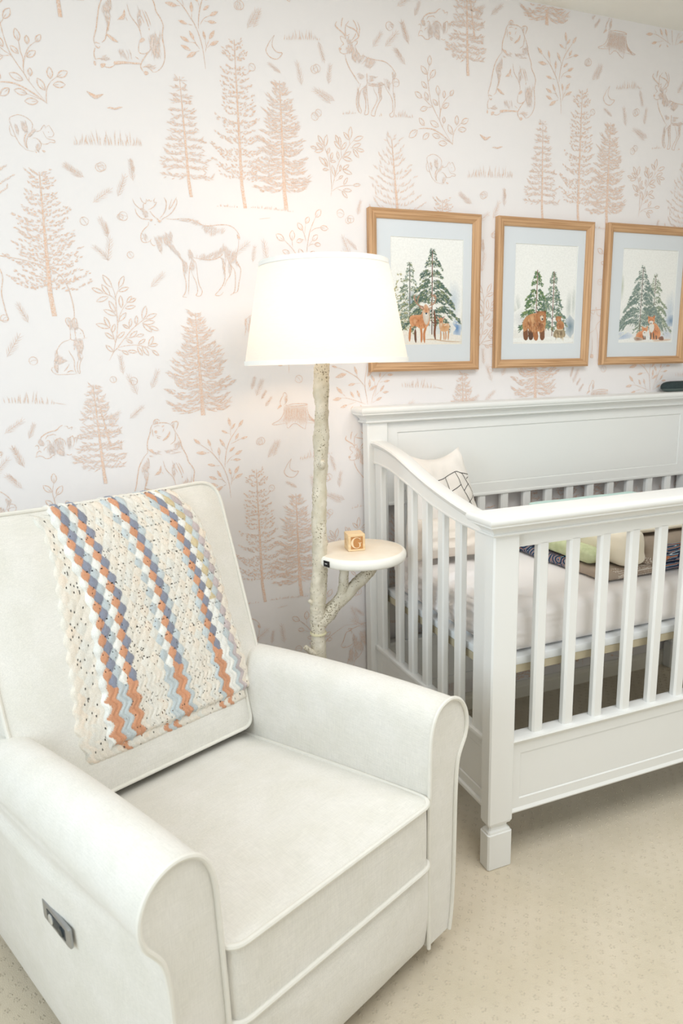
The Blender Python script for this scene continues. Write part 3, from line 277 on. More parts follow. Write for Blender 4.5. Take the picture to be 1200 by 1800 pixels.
def tree(P, top, fb, tb, style, hw, R):
    """print one conifer; mm units"""
    tx, ty = top; fx, fy = fb; bx, by = tb; H = ty-fy
    def tr(t): return tx+(fx-tx)*t, ty+(fy-ty)*t
    n = 9; path = [tr(i/n) for i in range(n+1)]+[(bx, by)]; tw = hw*.10+1.5
    if fy-by > 5:
        L = [(p[0], p[1]) for p in path]; k = len(P.v)
        for i in range(len(L)-1):
            w0, w1 = tw*(.15+.85*i/(n+1))/2, tw*(.15+.85*(i+1)/(n+1))/2
            P.quad([(L[i][0]-w0, L[i][1]), (L[i][0]+w0, L[i][1]), (L[i+1][0]+w1, L[i+1][1]), (L[i+1][0]-w1, L[i+1][1])], 1.0)
    nl = {1: 24, 2: 14, 3: 19, 4: 13}[style]
    if H < 200: nl = int(nl*.6)
    for i in range(nl):
        t = .02+(i+.4*R.random())/nl*.96
        cx, cy = tr(t)
        for sd in (-1, 1):
            ww = hw*(min(1, t*1.15+.06)**(.62 if style == 1 else .8))*(.55+.45*R.random())
            rise = {1: .10, 2: -.10, 3: .02, 4: .55}[style]*(1.3-t)+(.45 if t < .15 and style != 2 else 0)
            if style == 3: rise = .25-.45*t
            curl = {1: .28, 2: .05, 3: .22, 4: .25}[style]
            def bp(u): return cx+sd*ww*u, cy+ww*(rise*u-curl*math.sin(math.pi*u*.9)*.5+(curl*.6*u*u))
            if style == 2: P.ribbon([bp(u/5*(.6+.4*R.random())) for u in range(6)], 1.6, .7)
            m = int(3+ww/{1: 4.2, 2: 2.6, 3: 2.7, 4: 7}[style])
            for q in range(m):
                u = (q+R.random())/m; x, y = bp(u)
                if style == 1:
                    a = math.atan2(.25+R.random()*.7, sd)+R.uniform(-.5, .5); P.stroke(x+R.uniform(-3, 3), y+R.uniform(-4, 4), a, 5+R.random()*8, 3.0+R.random()*2, .75+.25*R.random())
                elif style == 2:
                    a = math.atan2(R.choice((.35, .7, -.3, .1)), sd)+R.uniform(-.35, .35); P.stroke(x, y+R.uniform(-5, 5), a, 7+R.random()*11, 2.4+R.random(), .6+.35*R.random())
                elif style == 3:
                    x2, y2 = bp(min(1.1, u+.2)); a = math.atan2(y2-y, x2-x)+R.uniform(-.35, .35); P.stroke(x-sd*4, y+R.uniform(-7, 7), a, 10+R.random()*13, 2.6+R.random()*2, .6+.4*R.random())
                else:
                    a = math.atan2(.9, sd*.8)+R.uniform(-.5, .5); P.stroke(x, y, a, 9+R.random()*12, 4.0, .5+.3*R.random())
def print_tile():
    P = Paint(); R = random.Random(11)
    for e in MOT.split(';'):
        hd, body = e.split(':'); t = hd[0]; par = [float(x) for x in hd[1:].split('/')]
        D = [tuple(int(a) for a in p.split(',')) for p in body.split()]
        Q = [D[0]]
        for d in D[1:]: Q.append((Q[-1][0]+d[0], Q[-1][1]+d[1]))
        if t == 'l': P.ribbon(smooth2(Q, 4) if len(Q) > 2 else [Q[0], ((Q[0][0]+Q[1][0])/2, (Q[0][1]+Q[1][1])/2), Q[1]], par[0]*.1*.95, 1.0)
        elif t == 'f': P.fan(smooth2(Q, 2, True), .95)
        elif t == 'h':
            ang, n, ln, wd = par; xs = [q[0] for q in Q]; ys = [q[1] for q in Q]; c = 0; tries = 0
            while c < n*1.5 and tries < n*40:
                tries += 1; x = R.uniform(min(xs), max(xs)); y = R.uniform(min(ys), max(ys))
                if inside(Q, x, y):
                    c += 1; a = math.radians(-ang+R.uniform(-22, 22)); l = ln*(.8+.9*R.random())
                    P.stroke(x-math.cos(a)*l/2, y-math.sin(a)*l/2, a, l, wd*.095, .4+.4*R.random())
        elif t in 'ob':
            (x0, y0), (x1, y1) = Q[:2]; dx, dy = x1-x0, y1-y0; r = par[0]; S = []; S2 = []
            for k in range(9):
                u = k/8; h = r*math.sin(math.pi*u**.9)*.62 if t == 'b' else r*math.sin(math.pi*u)**.85*.78
                S.append((x0+dx*u-dy*h, y0+dy*u+dx*h)); S2.append((x0+dx*u+dy*h, y0+dy*u-dx*h))
            if t == 'b': P.fan(S+S2[::-1][1:-1], .95)
            else:
                P.ribbon(S, 2.4, 1.0); P.ribbon(S2, 2.4, 1.0)
                if r > .25: P.ribbon([(x0, y0), (x0+dx*.25, y0+dy*.25), (x0+dx*.5, y0+dy*.5)], 1.6, .9)
        elif t == 's':
            (x0, y0), (x1, y1) = Q[:2]; dx, dy = x1-x0, y1-y0; l = math.hypot(dx, dy); a0 = math.atan2(dy, dx)
            P.ribbon([Q[0], ((x0+x1)/2, (y0+y1)/2), Q[1]], 1.8, .9)
            for k in range(7):
                for sd in (-1, 1):
                    u = .04+k*.12; P.stroke(x0+dx*u, y0+dy*u, a0+sd*(.50+.12*R.random()), l*(.26+.12*R.random())*(1-.3*u), 1.5, .6+.25*R.random())
        elif t == 'a':
            (x0, y0), (x1, y1) = Q[:2]; r = math.hypot(x1-x0, y1-y0); a = R.uniform(0, 6.28)
            P.ribbon([(x0+r*math.cos(a+k*.63)*(1.15 if k == 0 else 1), y0+r*math.sin(a+k*.63)) for k in range(11)], 1.8, .85)
            P.ribbon([(x0+r*math.cos(a+1.9), y0+r*math.sin(a+1.9)), (x0, y0+r*.2), (x0+r*math.cos(a-1), y0+r*math.sin(a-1))], 1.4, .8)
        elif t == 'g':
            (x0, y0), (x1, y1) = Q[:2]; h = par[0]*1.55; n = int(abs(x1-x0)/6)+3
            for k in range(n):
                u = (k+R.random())/n; hh = h*(.35+.65*R.random())*(.5+.5*math.sin(math.pi*u))
                P.stroke(x0+(x1-x0)*u, y0+(y1-y0)*u-2, math.pi/2+R.uniform(-.3, .3), hh, 2.6, .6+.35*R.random())
        elif t == 't': tree(P, Q[0], Q[1], Q[2], int(par[0]), par[1]*2.05, R)
    return P
tile = print_tile()
V = np.array(tile.v, dtype=float); Fs = tile.f; Cc = [c[0] for c in tile.c]
allv = []; allf = []; allt = []; base = 0
lens = np.array([len(f) for f in Fs])
for iu in range(-2, 3):
    for iv in range(-1, 3):
        W = V+np.array([iu*PU, -iv*PV]); ok = (W[:, 0] > X0*1000+8) & (W[:, 0] < X1*1000-8) & (W[:, 1] > 70) & (W[:, 1] < ZC*1000-2)
        if not ok.any(): continue
        mp = -np.ones(len(W), int); keep = [i for i, f in enumerate(Fs) if all(ok[j] for j in f)]
        used = sorted({j for i in keep for j in Fs[i]}); mp[used] = np.arange(len(used))+base
        allv.append(W[used]); base += len(used)
        for i in keep: allf.append(tuple(int(mp[j]) for j in Fs[i])); allt.append(Cc[i])
VV = np.concatenate(allv)/1000; lay = np.zeros(len(VV))
for k, f in enumerate(allf): lay[list(f)] = (k*37) % 256
me = bpy.data.meshes.new('wallpaper_print'); me.from_pydata([(a, -0.0005-0.0008*l/256, b) for (a, b), l in zip(VV, lay)], [], allf)
at = me.color_attributes.new('col', 'FLOAT_COLOR', 'CORNER'); arr = np.repeat(np.array(allt), [len(f) for f in allf])
at.data.foreach_set('color', np.stack([arr, arr, arr, np.ones_like(arr)], 1).ravel())
Mp = bpy.data.materials.new('wallpaper_ink'); Mp.use_nodes = True; N, L = nodes(Mp); b = N['Principled BSDF']; b.inputs['Roughness'].default_value = .75; b.inputs['Specular IOR Level'].default_value = .2
a_ = N.new('ShaderNodeAttribute'); a_.attribute_name = 'col'; tc = N.new('ShaderNodeTexCoord'); nz = N.new('ShaderNodeTexNoise'); nz.inputs['Scale'].default_value = 260; nz.inputs['Detail'].default_value = 2; L.new(tc.outputs['Object'], nz.inputs['Vector'])
mr = N.new('ShaderNodeMapRange'); mr.inputs[1].default_value = .35; mr.inputs[2].default_value = .65; mr.inputs[3].default_value = .38; mr.inputs[4].default_value = .95; L.new(nz.outputs['Fac'], mr.inputs[0])
mm = N.new('ShaderNodeMath'); mm.operation = 'MULTIPLY'; L.new(mr.outputs[0], mm.inputs[0]); L.new(a_.outputs['Fac'], mm.inputs[1])
mx = N.new('ShaderNodeMix'); mx.data_type = 'RGBA'; mx.inputs['A'].default_value = (*s2l((241, 236, 234)), 1); mx.inputs['B'].default_value = (*s2l((229, 188, 158)), 1); L.new(mm.outputs[0], mx.inputs['Factor']); L.new(mx.outputs['Result'], b.inputs['Base Color'])
o = link('wallpaper_print', me, Mp, wall); o['kind'] = 'stuff'
# ------------------------------------------------------------------ carpet
M_carpet = mat('carpet_pile', (221, 208, 186), .95, vscale=7, col2=(214, 201, 177), bump=1.0, bscale=420, spec=.1, sheen=.3)
bm = bmesh.new(); box(bm, X0-.1, X1+.1, Y0-.1, .1, -.1, 0); floor = struct(obj('floor', bm, M_carpet, smooth=False))
M_loop = mat('carpet_loop_yarn', (220, 207, 185), .95, var=.14, vscale=60, bump=.8, bscale=700, spec=.1)
vs = []; fs = []; R = random.Random(3); ang = math.radians(0)
dx, dy = .034, .0215; yi = 0; y = -2.2
while y < -.02:
    x = -1.9+(yi % 2)*dx/2
    while x < 2.2:
        px, py = x+R.uniform(-.003, .003), y+R.uniform(-.003, .003)
        for q in range(5):      # five little yarn ends standing round a pin hole
            a = q*1.2566+R.uniform(-.3, .3); rr = .0042+R.random()*.0015; cx, cy = px+rr*math.cos(a), py+rr*math.sin(a); k = len(vs); h = .0018+R.random()*.0018; s_ = .0025
            vs += [(cx-s_, cy-s_*.7, -.0006), (cx+s_, cy-s_*.7, -.0006), (cx+s_, cy+s_*.8, -.0006), (cx-s_, cy+s_*.8, -.0006), (cx+R.uniform(-.001, .001), cy, h)]
            fs += [(k, k+1, k+4), (k+1, k+2, k+4), (k+2, k+3, k+4), (k+3, k, k+4)]
        x += dx
    y += dy; yi += 1
me = bpy.data.meshes.new('carpet_loops'); me.from_pydata(vs, [], fs); me.polygons.foreach_set('use_smooth', [True]*len(me.polygons))
o = link('carpet_loops', me, M_loop, floor); o['kind'] = 'stuff'
# ------------------------------------------------------------------ framed watercolours
M_oak = wood('oak_h', (176, 132, 92), (212, 171, 130), 'X'); M_oakv = wood('oak_v', (176, 132, 92), (212, 171, 130), 'Z')
M_mat = mat('mount_board', (226, 230, 233), .9, var=.01); M_bevel = mat('mount_bevel', (246, 246, 240), .9); M_back = mat('backing_board', (120, 100, 80), .9)
M_pr = attr_mat('watercolour_print', .85, noise=.05, nscale=180)
Mg = bpy.data.materials.new('picture_glass'); Mg.use_nodes = True; N, L = nodes(Mg); N.remove(N['Principled BSDF'])
tr_, gl_, mxs, fr_ = N.new('ShaderNodeBsdfTransparent'), N.new('ShaderNodeBsdfGlossy'), N.new('ShaderNodeMixShader'), N.new('ShaderNodeFresnel'); gl_.inputs['Roughness'].default_value = .08; fr_.inputs[0].default_value = 1.3
L.new(fr_.outputs[0], mxs.inputs[0]); L.new(tr_.outputs[0], mxs.inputs[1]); L.new(gl_.outputs[0], mxs.inputs[2]); L.new(mxs.outputs[0], N['Material Output'].inputs['Surface'])
def sc(c): return s2l(c)
def lerp(a, b, t): return tuple(a[i]*(1-t)+b[i]*t for i in range(3))
SKY = (248, 247, 242)
def blob(P, cx, cy, rx, ry, col, edge=SKY, n=18):
    P.fan([(cx+rx*math.cos(2*math.pi*k/n)*(.85+.3*rnd.random()), cy+ry*math.sin(2*math.pi*k/n)*(.85+.3*rnd.random())) for k in range(n)], sc(col), sc(edge))
def fir(P, cx, top, base, hw, cols, snow=.3, n=16, droop=.35, trunk=None, dens=1.0, pw=.85, R=rnd, lo=0):
    H = top-base
    if trunk: P.ribbon([(cx, top-.01), (cx, (top+base)/2), (cx, base-lo)], .012, sc(trunk), False)
    for i in range(n):
        t = (i+R.random())/n; y = top-H*t
        for sd in (-1, 1):
            ww = hw*(t**pw)*(.55+.6*R.random())+.008; y += R.uniform(-.012, .012)
            m = int((5+ww*150)*dens)
            for q in range(m):
                u = R.random()**.8; x = cx+sd*ww*u; yy_ = y-ww*u*droop*.8+ww*.22*math.sin(u*3)+R.uniform(-.014, .014)
                c = cols[min(len(cols)-1, int(R.random()*len(cols)))]; a = math.atan2(-droop-R.random()*.8+.2, sd)
                P.stroke(x, yy_, a+R.uniform(-.4, .4), .016+.030*R.random()*(.4+t), .009+.008*R.random(), sc(c))
            for q in range(int(m*snow)):
                u = R.random(); P.stroke(cx+sd*ww*u, y-ww*u*droop+.012, math.atan2(-droop, sd)+R.uniform(-.3, .3), .02+.03*R.random(), .007, sc((236, 236, 226)))
def poly(P, T, s, col, shade=None):
    v = [float(x) for x in s.split()]; Q = [T(v[i], v[i+1]) for i in range(0, len(v), 2)]
    P.fan(smooth2(Q, 3, True), sc(col), sc(shade) if shade else None)
def line(P, T, s, w, col):
    v = [float(x) for x in s.split()]; Q = [T(v[i], v[i+1]) for i in range(0, len(v), 2)]
    P.ribbon(smooth2(Q, 4), w, sc(col))
def fur(P, T, s, n, ang, ln, w, cols):
    v = [float(x) for x in s.split()]; Q = [T(v[i], v[i+1]) for i in range(0, len(v), 2)]; xs = [q[0] for q in Q]; ys = [q[1] for q in Q]; c = 0; k = 0
    while c < n and k < n*30:
        k += 1; x = rnd.uniform(min(xs), max(xs)); y = rnd.uniform(min(ys), max(ys))
        if inside(Q, x, y): c += 1; P.stroke(x, y, math.radians(ang+rnd.uniform(-25, 25)), ln*(.6+.8*rnd.random()), w, sc(rnd.choice(cols)))
G1 = [(84, 106, 94), (108, 128, 106), (138, 148, 112), (72, 94, 92), (160, 166, 130)]; G2 = [(150, 166, 156), (172, 182, 170), (134, 152, 146)]; G3 = [(104, 134, 90), (80, 112, 86), (138, 156, 100), (70, 100, 84)]; G4 = [(112, 132, 124), (138, 154, 142), (94, 116, 110), (172, 182, 166)]
def base_sheet(P, low):
    P.quad([(0, 0), (1, 0), (1, .35), (0, .35)], [sc(low), sc(low), sc(SKY), sc(SKY)]); P.quad([(0, .35), (1, .35), (1, 1), (0, 1)], sc(SKY))
def deer_print():
    P = Paint(); R = random.Random(1); base_sheet(P, (240, 232, 218))
    T = lambda X, Y: ((X-15-55*(Y-60)/1660)/1130+.045*(Y-60)/1660, 1-(Y-62)/1680)
    blob(P, .88, .42, .12, .22, (206, 216, 224)); blob(P, .93, .16, .07, .10, (96, 140, 190), (214, 222, 228)); blob(P, .30, .40, .10, .12, (150, 170, 184), (226, 228, 224)); blob(P, .12, .22, .14, .10, (206, 196, 170), (236, 232, 222)); blob(P, .70, .16, .22, .08, (214, 220, 222), (238, 236, 230))
    fir(P, .12, .66, .12, .24, [(168, 168, 128), (196, 188, 150), (140, 144, 104)], .45, 13, .35, None, .8, R=R)
    fir(P, .26, .78, .20, .20, G2+[(104, 122, 100), (140, 146, 100)], .35, 17, .3, (96, 96, 80), 1.1, R=R)
    fir(P, .57, .90, .18, .40, G1+[(92, 114, 104)]*3, .18, 24, .30, (122, 78, 58), 1.6, .8, R=R, lo=.14)
    blob(P, .5, .055, .62, .045, (242, 238, 230), (240, 234, 224)); line(P, T, '560 1660 700 1660 900 1690 1140 1700', .012, (214, 190, 164))
    line(P, T, '695 1180 715 1400 705 1550 720 1660', .030, (132, 84, 62)); line(P, T, '640 1340 700 1400 760 1370', .012, (120, 92, 80))
    O1, O2, O3 = (206, 138, 92), (224, 166, 124), (170, 104, 66)
    for s in ('330 1440 315 1560 310 1690', '400 1490 400 1600 410 1710', '480 1440 500 1580 495 1710', '580 1430 540 1560 548 1715'): line(P, T, s, .030, O1 if '400' not in s[:4] else (118, 84, 66))
    poly(P, T, '310 1310 360 1270 500 1255 520 1180 620 1190 620 1400 560 1470 480 1480 400 1440 350 1450 315 1400', O1, O2)
    poly(P, T, '350 1330 400 1300 440 1350 420 1430 370 1430', (226, 182, 146), O1); fur(P, T, '310 1300 600 1250 560 1460 330 1440', 60, -70, .03, .006, [O1, O2, O3])
    poly(P, T, '520 1200 610 1200 625 1290 600 1390 565 1420 525 1340', (232, 226, 216), (214, 196, 178)); poly(P, T, '525 1150 560 1090 610 1150 605 1230 570 1290 535 1230', O1, (226, 190, 160)); poly(P, T, '548 1230 590 1230 592 1265 568 1285 548 1262', (236, 232, 226)); poly(P, T, '558 1228 584 1228 580 1250 570 1256 560 1250', (60, 62, 76))
    poly(P, T, '530 1150 465 1120 480 1165 530 1180', (226, 210, 196), O3); poly(P, T, '605 1160 665 1130 650 1170 605 1190', (226, 210, 196), O3)
    for s in ('525 1130 450 1110 395 1040 380 985 405 940', '400 1030 380 990 378 965', '430 1070 440 1000 460 960', '610 1120 680 1090 718 1030 715 960 690 930', '716 1010 700 970 640 940', '650 1100 655 1050'): line(P, T, s, .014, (186, 146, 122))
    for s in ('800 1510 806 1600 800 1680', '850 1530 858 1600 860 1670', '880 1520 890 1600 882 1670', '930 1480 930 1580 925 1670'): line(P, T, s, .018, (212, 160, 116))
    poly(P, T, '780 1400 840 1400 930 1400 945 1470 900 1530 830 1530 790 1500', (208, 154, 108), (226, 184, 144)); poly(P, T, '785 1330 835 1330 835 1440 800 1490 780 1430', (234, 214, 190), (212, 164, 122)); poly(P, T, '775 1330 805 1300 838 1330 830 1370 805 1400 782 1370', (210, 150, 108)); poly(P, T, '780 1325 740 1275 760 1330', (226, 176, 160)); poly(P, T, '832 1325 865 1275 850 1330', (226, 176, 160))
    fur(P, T, '850 1400 935 1400 935 1440 850 1440', 14, 0, .010, .006, [(246, 236, 220)]); poly(P, T, '798 1368 815 1368 808 1385', (70, 70, 76))
    return P
def bear_print():
    P = Paint(); R = random.Random(2); base_sheet(P, (238, 234, 226))
    T = lambda X, Y: ((X-85+30*(Y-60)/1680)/1030-.0*(Y), 1-(Y-75)/1690)
    for x, y, rx, ry in ((.06, .36, .06, .16), (.02, .28, .05, .14), (.9, .38, .06, .20), (.97, .42, .04, .2)): blob(P, x, y, rx, ry, (206, 210, 204))
    blob(P, .93, .18, .09, .11, (118, 142, 156), (206, 212, 214)); blob(P, .15, .25, .2, .12, (222, 222, 222))
    fir(P, .36, .76, .14, .27, G3, .04, 20, .12, (140, 92, 72), 1.5, .95, R=R, lo=.1); fir(P, .63, .75, .12, .23, [(104, 128, 114), (124, 144, 122), (92, 116, 110), (152, 164, 132)], .10, 20, .14, (142, 96, 80), 1.3, .95, R=R, lo=.04)
    blob(P, .5, .035, .55, .035, (240, 238, 230)); 
    B1, B2, B3, B4 = (178, 118, 78), (206, 150, 104), (132, 88, 62), (226, 184, 140)
    for s, c in (('270 1480 265 1600 285 1700', B3), ('350 1490 350 1610 375 1690', (104, 74, 58)), ('425 1470 430 1600 455 1705', B1), ('540 1460 545 1600 545 1705', B3)): line(P, T, s, .078, c)
    poly(P, T, '215 1400 260 1310 330 1260 430 1235 560 1260 600 1350 590 1480 540 1560 460 1550 380 1560 300 1500 240 1560 218 1480', B1, B2)
    fur(P, T, '215 1400 330 1260 560 1260 590 1480 460 1550 300 1500 230 1540', 150, -75, .045, .009, [B1, B2, B3, B4, B1]); poly(P, T, '330 1280 400 1270 400 1420 360 1400', B4, B2)
    poly(P, T, '440 1250 480 1205 540 1200 590 1220 605 1300 590 1370 530 1400 460 1360 435 1300', B2, B1); poly(P, T, '450 1235 445 1200 480 1205', B3); poly(P, T, '565 1205 595 1190 598 1235', B3); poly(P, T, '505 1290 545 1280 558 1330 540 1370 515 1350', (236, 220, 196)); poly(P, T, '528 1325 555 1325 548 1352 534 1350', (50, 56, 66)); line(P, T, '500 1280 515 1285', .010, (70, 50, 44)); line(P, T, '548 1278 562 1280', .010, (70, 50, 44))
    fur(P, T, '440 1400 500 1380 560 1400 540 1480 460 1440', 40, -80, .05, .009, [B3, B1])
    poly(P, T, '770 1520 910 1520 930 1650 740 1650', (132, 112, 88), (176, 156, 124)); fur(P, T, '790 1530 900 1530 910 1640 770 1640', 22, -90, .05, .010, [(222, 202, 166), (120, 98, 76)]); poly(P, T, '775 1515 840 1500 912 1515 840 1535', (226, 208, 176))
    poly(P, T, '795 1390 850 1360 905 1400 915 1460 890 1510 800 1510 785 1450', B1, B2); poly(P, T, '768 1320 800 1285 850 1290 862 1330 850 1375 800 1385 770 1350', B2, B1); poly(P, T, '762 1300 775 1285 790 1300', B1); poly(P, T, '845 1295 865 1285 868 1310', B1); poly(P, T, '808 1350 828 1350 820 1375', (240, 226, 206)); line(P, T, '812 1358 822 1358', .010, (60, 60, 70)); fur(P, T, '790 1400 905 1400 900 1500 790 1500', 30, -80, .03, .007, [B3, B4, B1])
    return P
def fox_print():
    P = Paint(); R = random.Random(3); base_sheet(P, (236, 234, 232))
    T = lambda X, Y: ((X-115+85*(Y-70)/1650)/940, 1-(Y-80)/1650)
    blob(P, .02, .60, .04, .16, (200, 206, 190)); blob(P, .93, .34, .14, .26, (206, 216, 226)); blob(P, .96, .24, .09, .07, (112, 144, 176), (206, 216, 226)); blob(P, .08, .07, .16, .05, (178, 192, 214), (226, 230, 234)); blob(P, .9, .10, .14, .08, (206, 214, 226), (234, 232, 230))
    fir(P, .62, .74, .14, .33, [(140, 156, 132), (116, 134, 116), (170, 178, 150)], .35, 20, .30, (120, 104, 88), 1.2, .8, R=R); fir(P, .38, .82, .16, .44, G4+[(116, 138, 132)]*2, .42, 24, .38, (110, 92, 78), 1.6, .85, R=R, lo=.06)
    blob(P, .5, .015, .6, .03, (240, 236, 230)); line(P, T, '640 1700 800 1690 960 1680', .02, (226, 200, 178))
    O1, O2, O3 = (214, 128, 74), (232, 164, 118), (150, 96, 72)
    poly(P, T, '590 1400 680 1380 740 1460 775 1560 750 1650 680 1680 600 1660 570 1500', O1, O2); poly(P, T, '575 1400 650 1400 650 1500 600 1560 575 1480', (240, 234, 224)); fur(P, T, '660 1390 740 1460 770 1580 700 1640 650 1500', 40, -70, .03, .008, [O1, O2, O3])
    for s in ('600 1540 600 1620 590 1680', '640 1540 650 1620 655 1670', '690 1600 700 1650 690 1670'): line(P, T, s, .024, (104, 80, 68))
    poly(P, T, '740 1640 800 1615 830 1650 820 1690 750 1685', (120, 86, 68), O3); poly(P, T, '545 1310 560 1270 620 1265 665 1310 655 1370 600 1405 555 1370', O1, O2); poly(P, T, '555 1300 548 1250 585 1275', O1); poly(P, T, '630 1275 665 1235 662 1300', O1); poly(P, T, '570 1350 600 1335 640 1350 620 1395 590 1395', (244, 238, 230)); line(P, T, '590 1380 610 1380', .014, (60, 54, 56)); line(P, T, '565 1330 585 1335', .010, O3); line(P, T, '625 1335 642 1330', .010, O3)
    poly(P, T, '340 1600 380 1540 450 1520 520 1560 510 1660 420 1690 330 1680', O1, O2); poly(P, T, '455 1540 540 1540 530 1640 480 1650', (242, 236, 228)); poly(P, T, '300 1650 340 1625 440 1650 460 1685 340 1700', O3, (206, 190, 172)); poly(P, T, '440 1480 480 1455 540 1480 530 1530 485 1560 450 1520', O1, O2); poly(P, T, '445 1485 435 1430 475 1460', O2); poly(P, T, '515 1460 545 1425 540 1485', O2); poly(P, T, '465 1530 490 1515 520 1530 490 1560', (244, 238, 230)); line(P, T, '482 1550 496 1550', .012, (60, 54, 56))
    for s in ('460 1600 470 1640 480 1680', '490 1610 500 1650 505 1680'): line(P, T, s, .020, (110, 84, 70))
    return P
def frame(x0, x1, z0, z1, tilt, label, paint, px0, px1, pz0, pz1):
    cx, cz = (x0+x1)/2, (z0+z1)/2; w_, h_ = (x1-x0)/2, (z1-z0)/2
    t = thing('framed_print', label, 'picture', (cx, -.001, cz), 0, 'framed watercolours above the crib'); t.rotation_euler = (0, tilt, 0)
    prof = [(0, 0), (0, .020), (.006, .024), (.012, .021), (.016, .021), (.024, .017), (.029, .012), (.029, 0)]   # (inward, out of wall)
    for k, (a, b_) in enumerate((((-w_, -h_), (w_, -h_)), ((w_, -h_), (w_, h_)), ((w_, h_), (-w_, h_)), ((-w_, h_), (-w_, -h_)))):
        a, b_ = Vector(a), Vector(b_); d = (b_-a).normalized(); n = Vector((-d.y, d.x)); bm = bmesh.new(); A = []; B = []
        for i_, o_ in prof:
            p = a+d*i_+n*i_; q = b_-d*i_+n*i_
            A.append(bm.verts.new((p.x, -o_, p.y))); B.append(bm.verts.new((q.x, -o_, q.y)))
        loop_faces(bm, [A, B], True, True, True); obj('frame_rail', bm, M_oak if k in (0, 2) else M_oakv, t, smooth=False)
    bm = bmesh.new(); box(bm, -w_+.01, w_-.01, -.004, -.001, -h_+.01, h_-.01); obj('backing_board', bm, M_back, t, smooth=False)
    X = [-w_+.025, px0-cx, px1-cx, w_-.025]; Z = [-h_+.025, pz0-cz, pz1-cz, h_-.025]; bm = bmesh.new(); yb = -.0085
    o4 = [bm.verts.new(p) for p in ((X[0], yb, Z[0]), (X[3], yb, Z[0]), (X[3], yb, Z[3]), (X[0], yb, Z[3]))]; i4 = [bm.verts.new(p) for p in ((X[1], yb, Z[1]), (X[2], yb, Z[1]), (X[2], yb, Z[2]), (X[1], yb, Z[2]))]
    j4 = [bm.verts.new((v.co.x+(.0012 if v.co.x < (X[1]+X[2])/2 else -.0012), -.0068, v.co.z+(.0012 if v.co.z < (Z[1]+Z[2])/2 else -.0012))) for v in i4]
    loop_faces(bm, [o4, i4], True); loop_faces(bm, [i4, j4], True); ob = obj('mount', bm, [M_mat, M_bevel], t, smooth=False)
    for p in ob.data.polygons:
        if p.area < .0008: p.material_index = 1
    P = paint(); sx, sz = X[2]-X[1], Z[2]-Z[1]; nu, nv_ = 190, 244; SS = 3; A = np.ones((nv_*SS, nu*SS, 3)); Hh, Ww = A.shape[:2]
    def tri(p, c):
        xs = [q[0]*Ww for q in p]; ys = [q[1]*Hh for q in p]; x0_, x1_ = max(0, int(min(xs))), min(Ww, int(max(xs))+1); y0_, y1_ = max(0, int(min(ys))), min(Hh, int(max(ys))+1)
        if x0_ >= x1_ or y0_ >= y1_: return
        den = (ys[1]-ys[2])*(xs[0]-xs[2])+(xs[2]-xs[1])*(ys[0]-ys[2])
        if abs(den) < 1e-9: return
        gx = np.arange(x0_, x1_)+.5; gy = (np.arange(y0_, y1_)+.5)[:, None]
        a_ = ((ys[1]-ys[2])*(gx-xs[2])+(xs[2]-xs[1])*(gy-ys[2]))/den; b2 = ((ys[2]-ys[0])*(gx-xs[2])+(xs[0]-xs[2])*(gy-ys[2]))/den; c_ = 1-a_-b2
        mk = (a_ >= 0) & (b2 >= 0) & (c_ >= 0)
        if c[0] == c[1] == c[2]: A[y0_:y1_, x0_:x1_][mk] = c[0]
        else: A[y0_:y1_, x0_:x1_][mk] = (a_[..., None]*np.array(c[0])+b2[..., None]*np.array(c[1])+c_[..., None]*np.array(c[2]))[mk]
    for f, c in zip(P.f, P.c):
        p = [P.v[j] for j in f]; tri(p[:3], c[:3])
        if len(p) == 4: tri([p[0], p[2], p[3]], [c[0], c[2], c[3]])
    A = A.reshape(nv_, SS, nu, SS, 3).mean((1, 3))
    verts = [(X[1]+sx*i/nu, -.0062, Z[1]+sz*j/nv_) for j in range(nv_+1) for i in range(nu+1)]
    faces = [(j*(nu+1)+i, j*(nu+1)+i+1, (j+1)*(nu+1)+i+1, (j+1)*(nu+1)+i) for j in range(nv_) for i in range(nu)]
    me = bpy.data.meshes.new('print'); me.from_pydata(verts, [], faces); at = me.color_attributes.new('col', 'FLOAT_COLOR', 'CORNER')
    cc = np.repeat(A.reshape(-1, 3), 4, axis=0); at.data.foreach_set('color', np.concatenate([cc, np.ones((len(cc), 1))], 1).ravel()); link('print', me, M_pr, t)
    bm = bmesh.new(); vq = [bm.verts.new(p) for p in ((X[0], -.010, Z[0]), (X[3], -.010, Z[0]), (X[3], -.010, Z[3]), (X[0], -.010, Z[3]))]; bm.faces.new(vq); obj('glazing', bm, Mg, t, smooth=False)
frame(.033, .444, 1.289, 1.795, .006, 'oak framed watercolour of a stag and fawn by snowy firs, beside the lamp shade', deer_print, .112, .382, 1.375, 1.714)
frame(.511, .918, 1.289, 1.793, .006, 'oak framed watercolour of a brown bear and cub on a stump by pines', bear_print, .591, .857, 1.372, 1.710)
frame(.982, 1.39, 1.289, 1.793, .006, 'oak framed watercolour of two foxes sitting under snowy firs', fox_print, 1.066, 1.333, 1.370, 1.710)
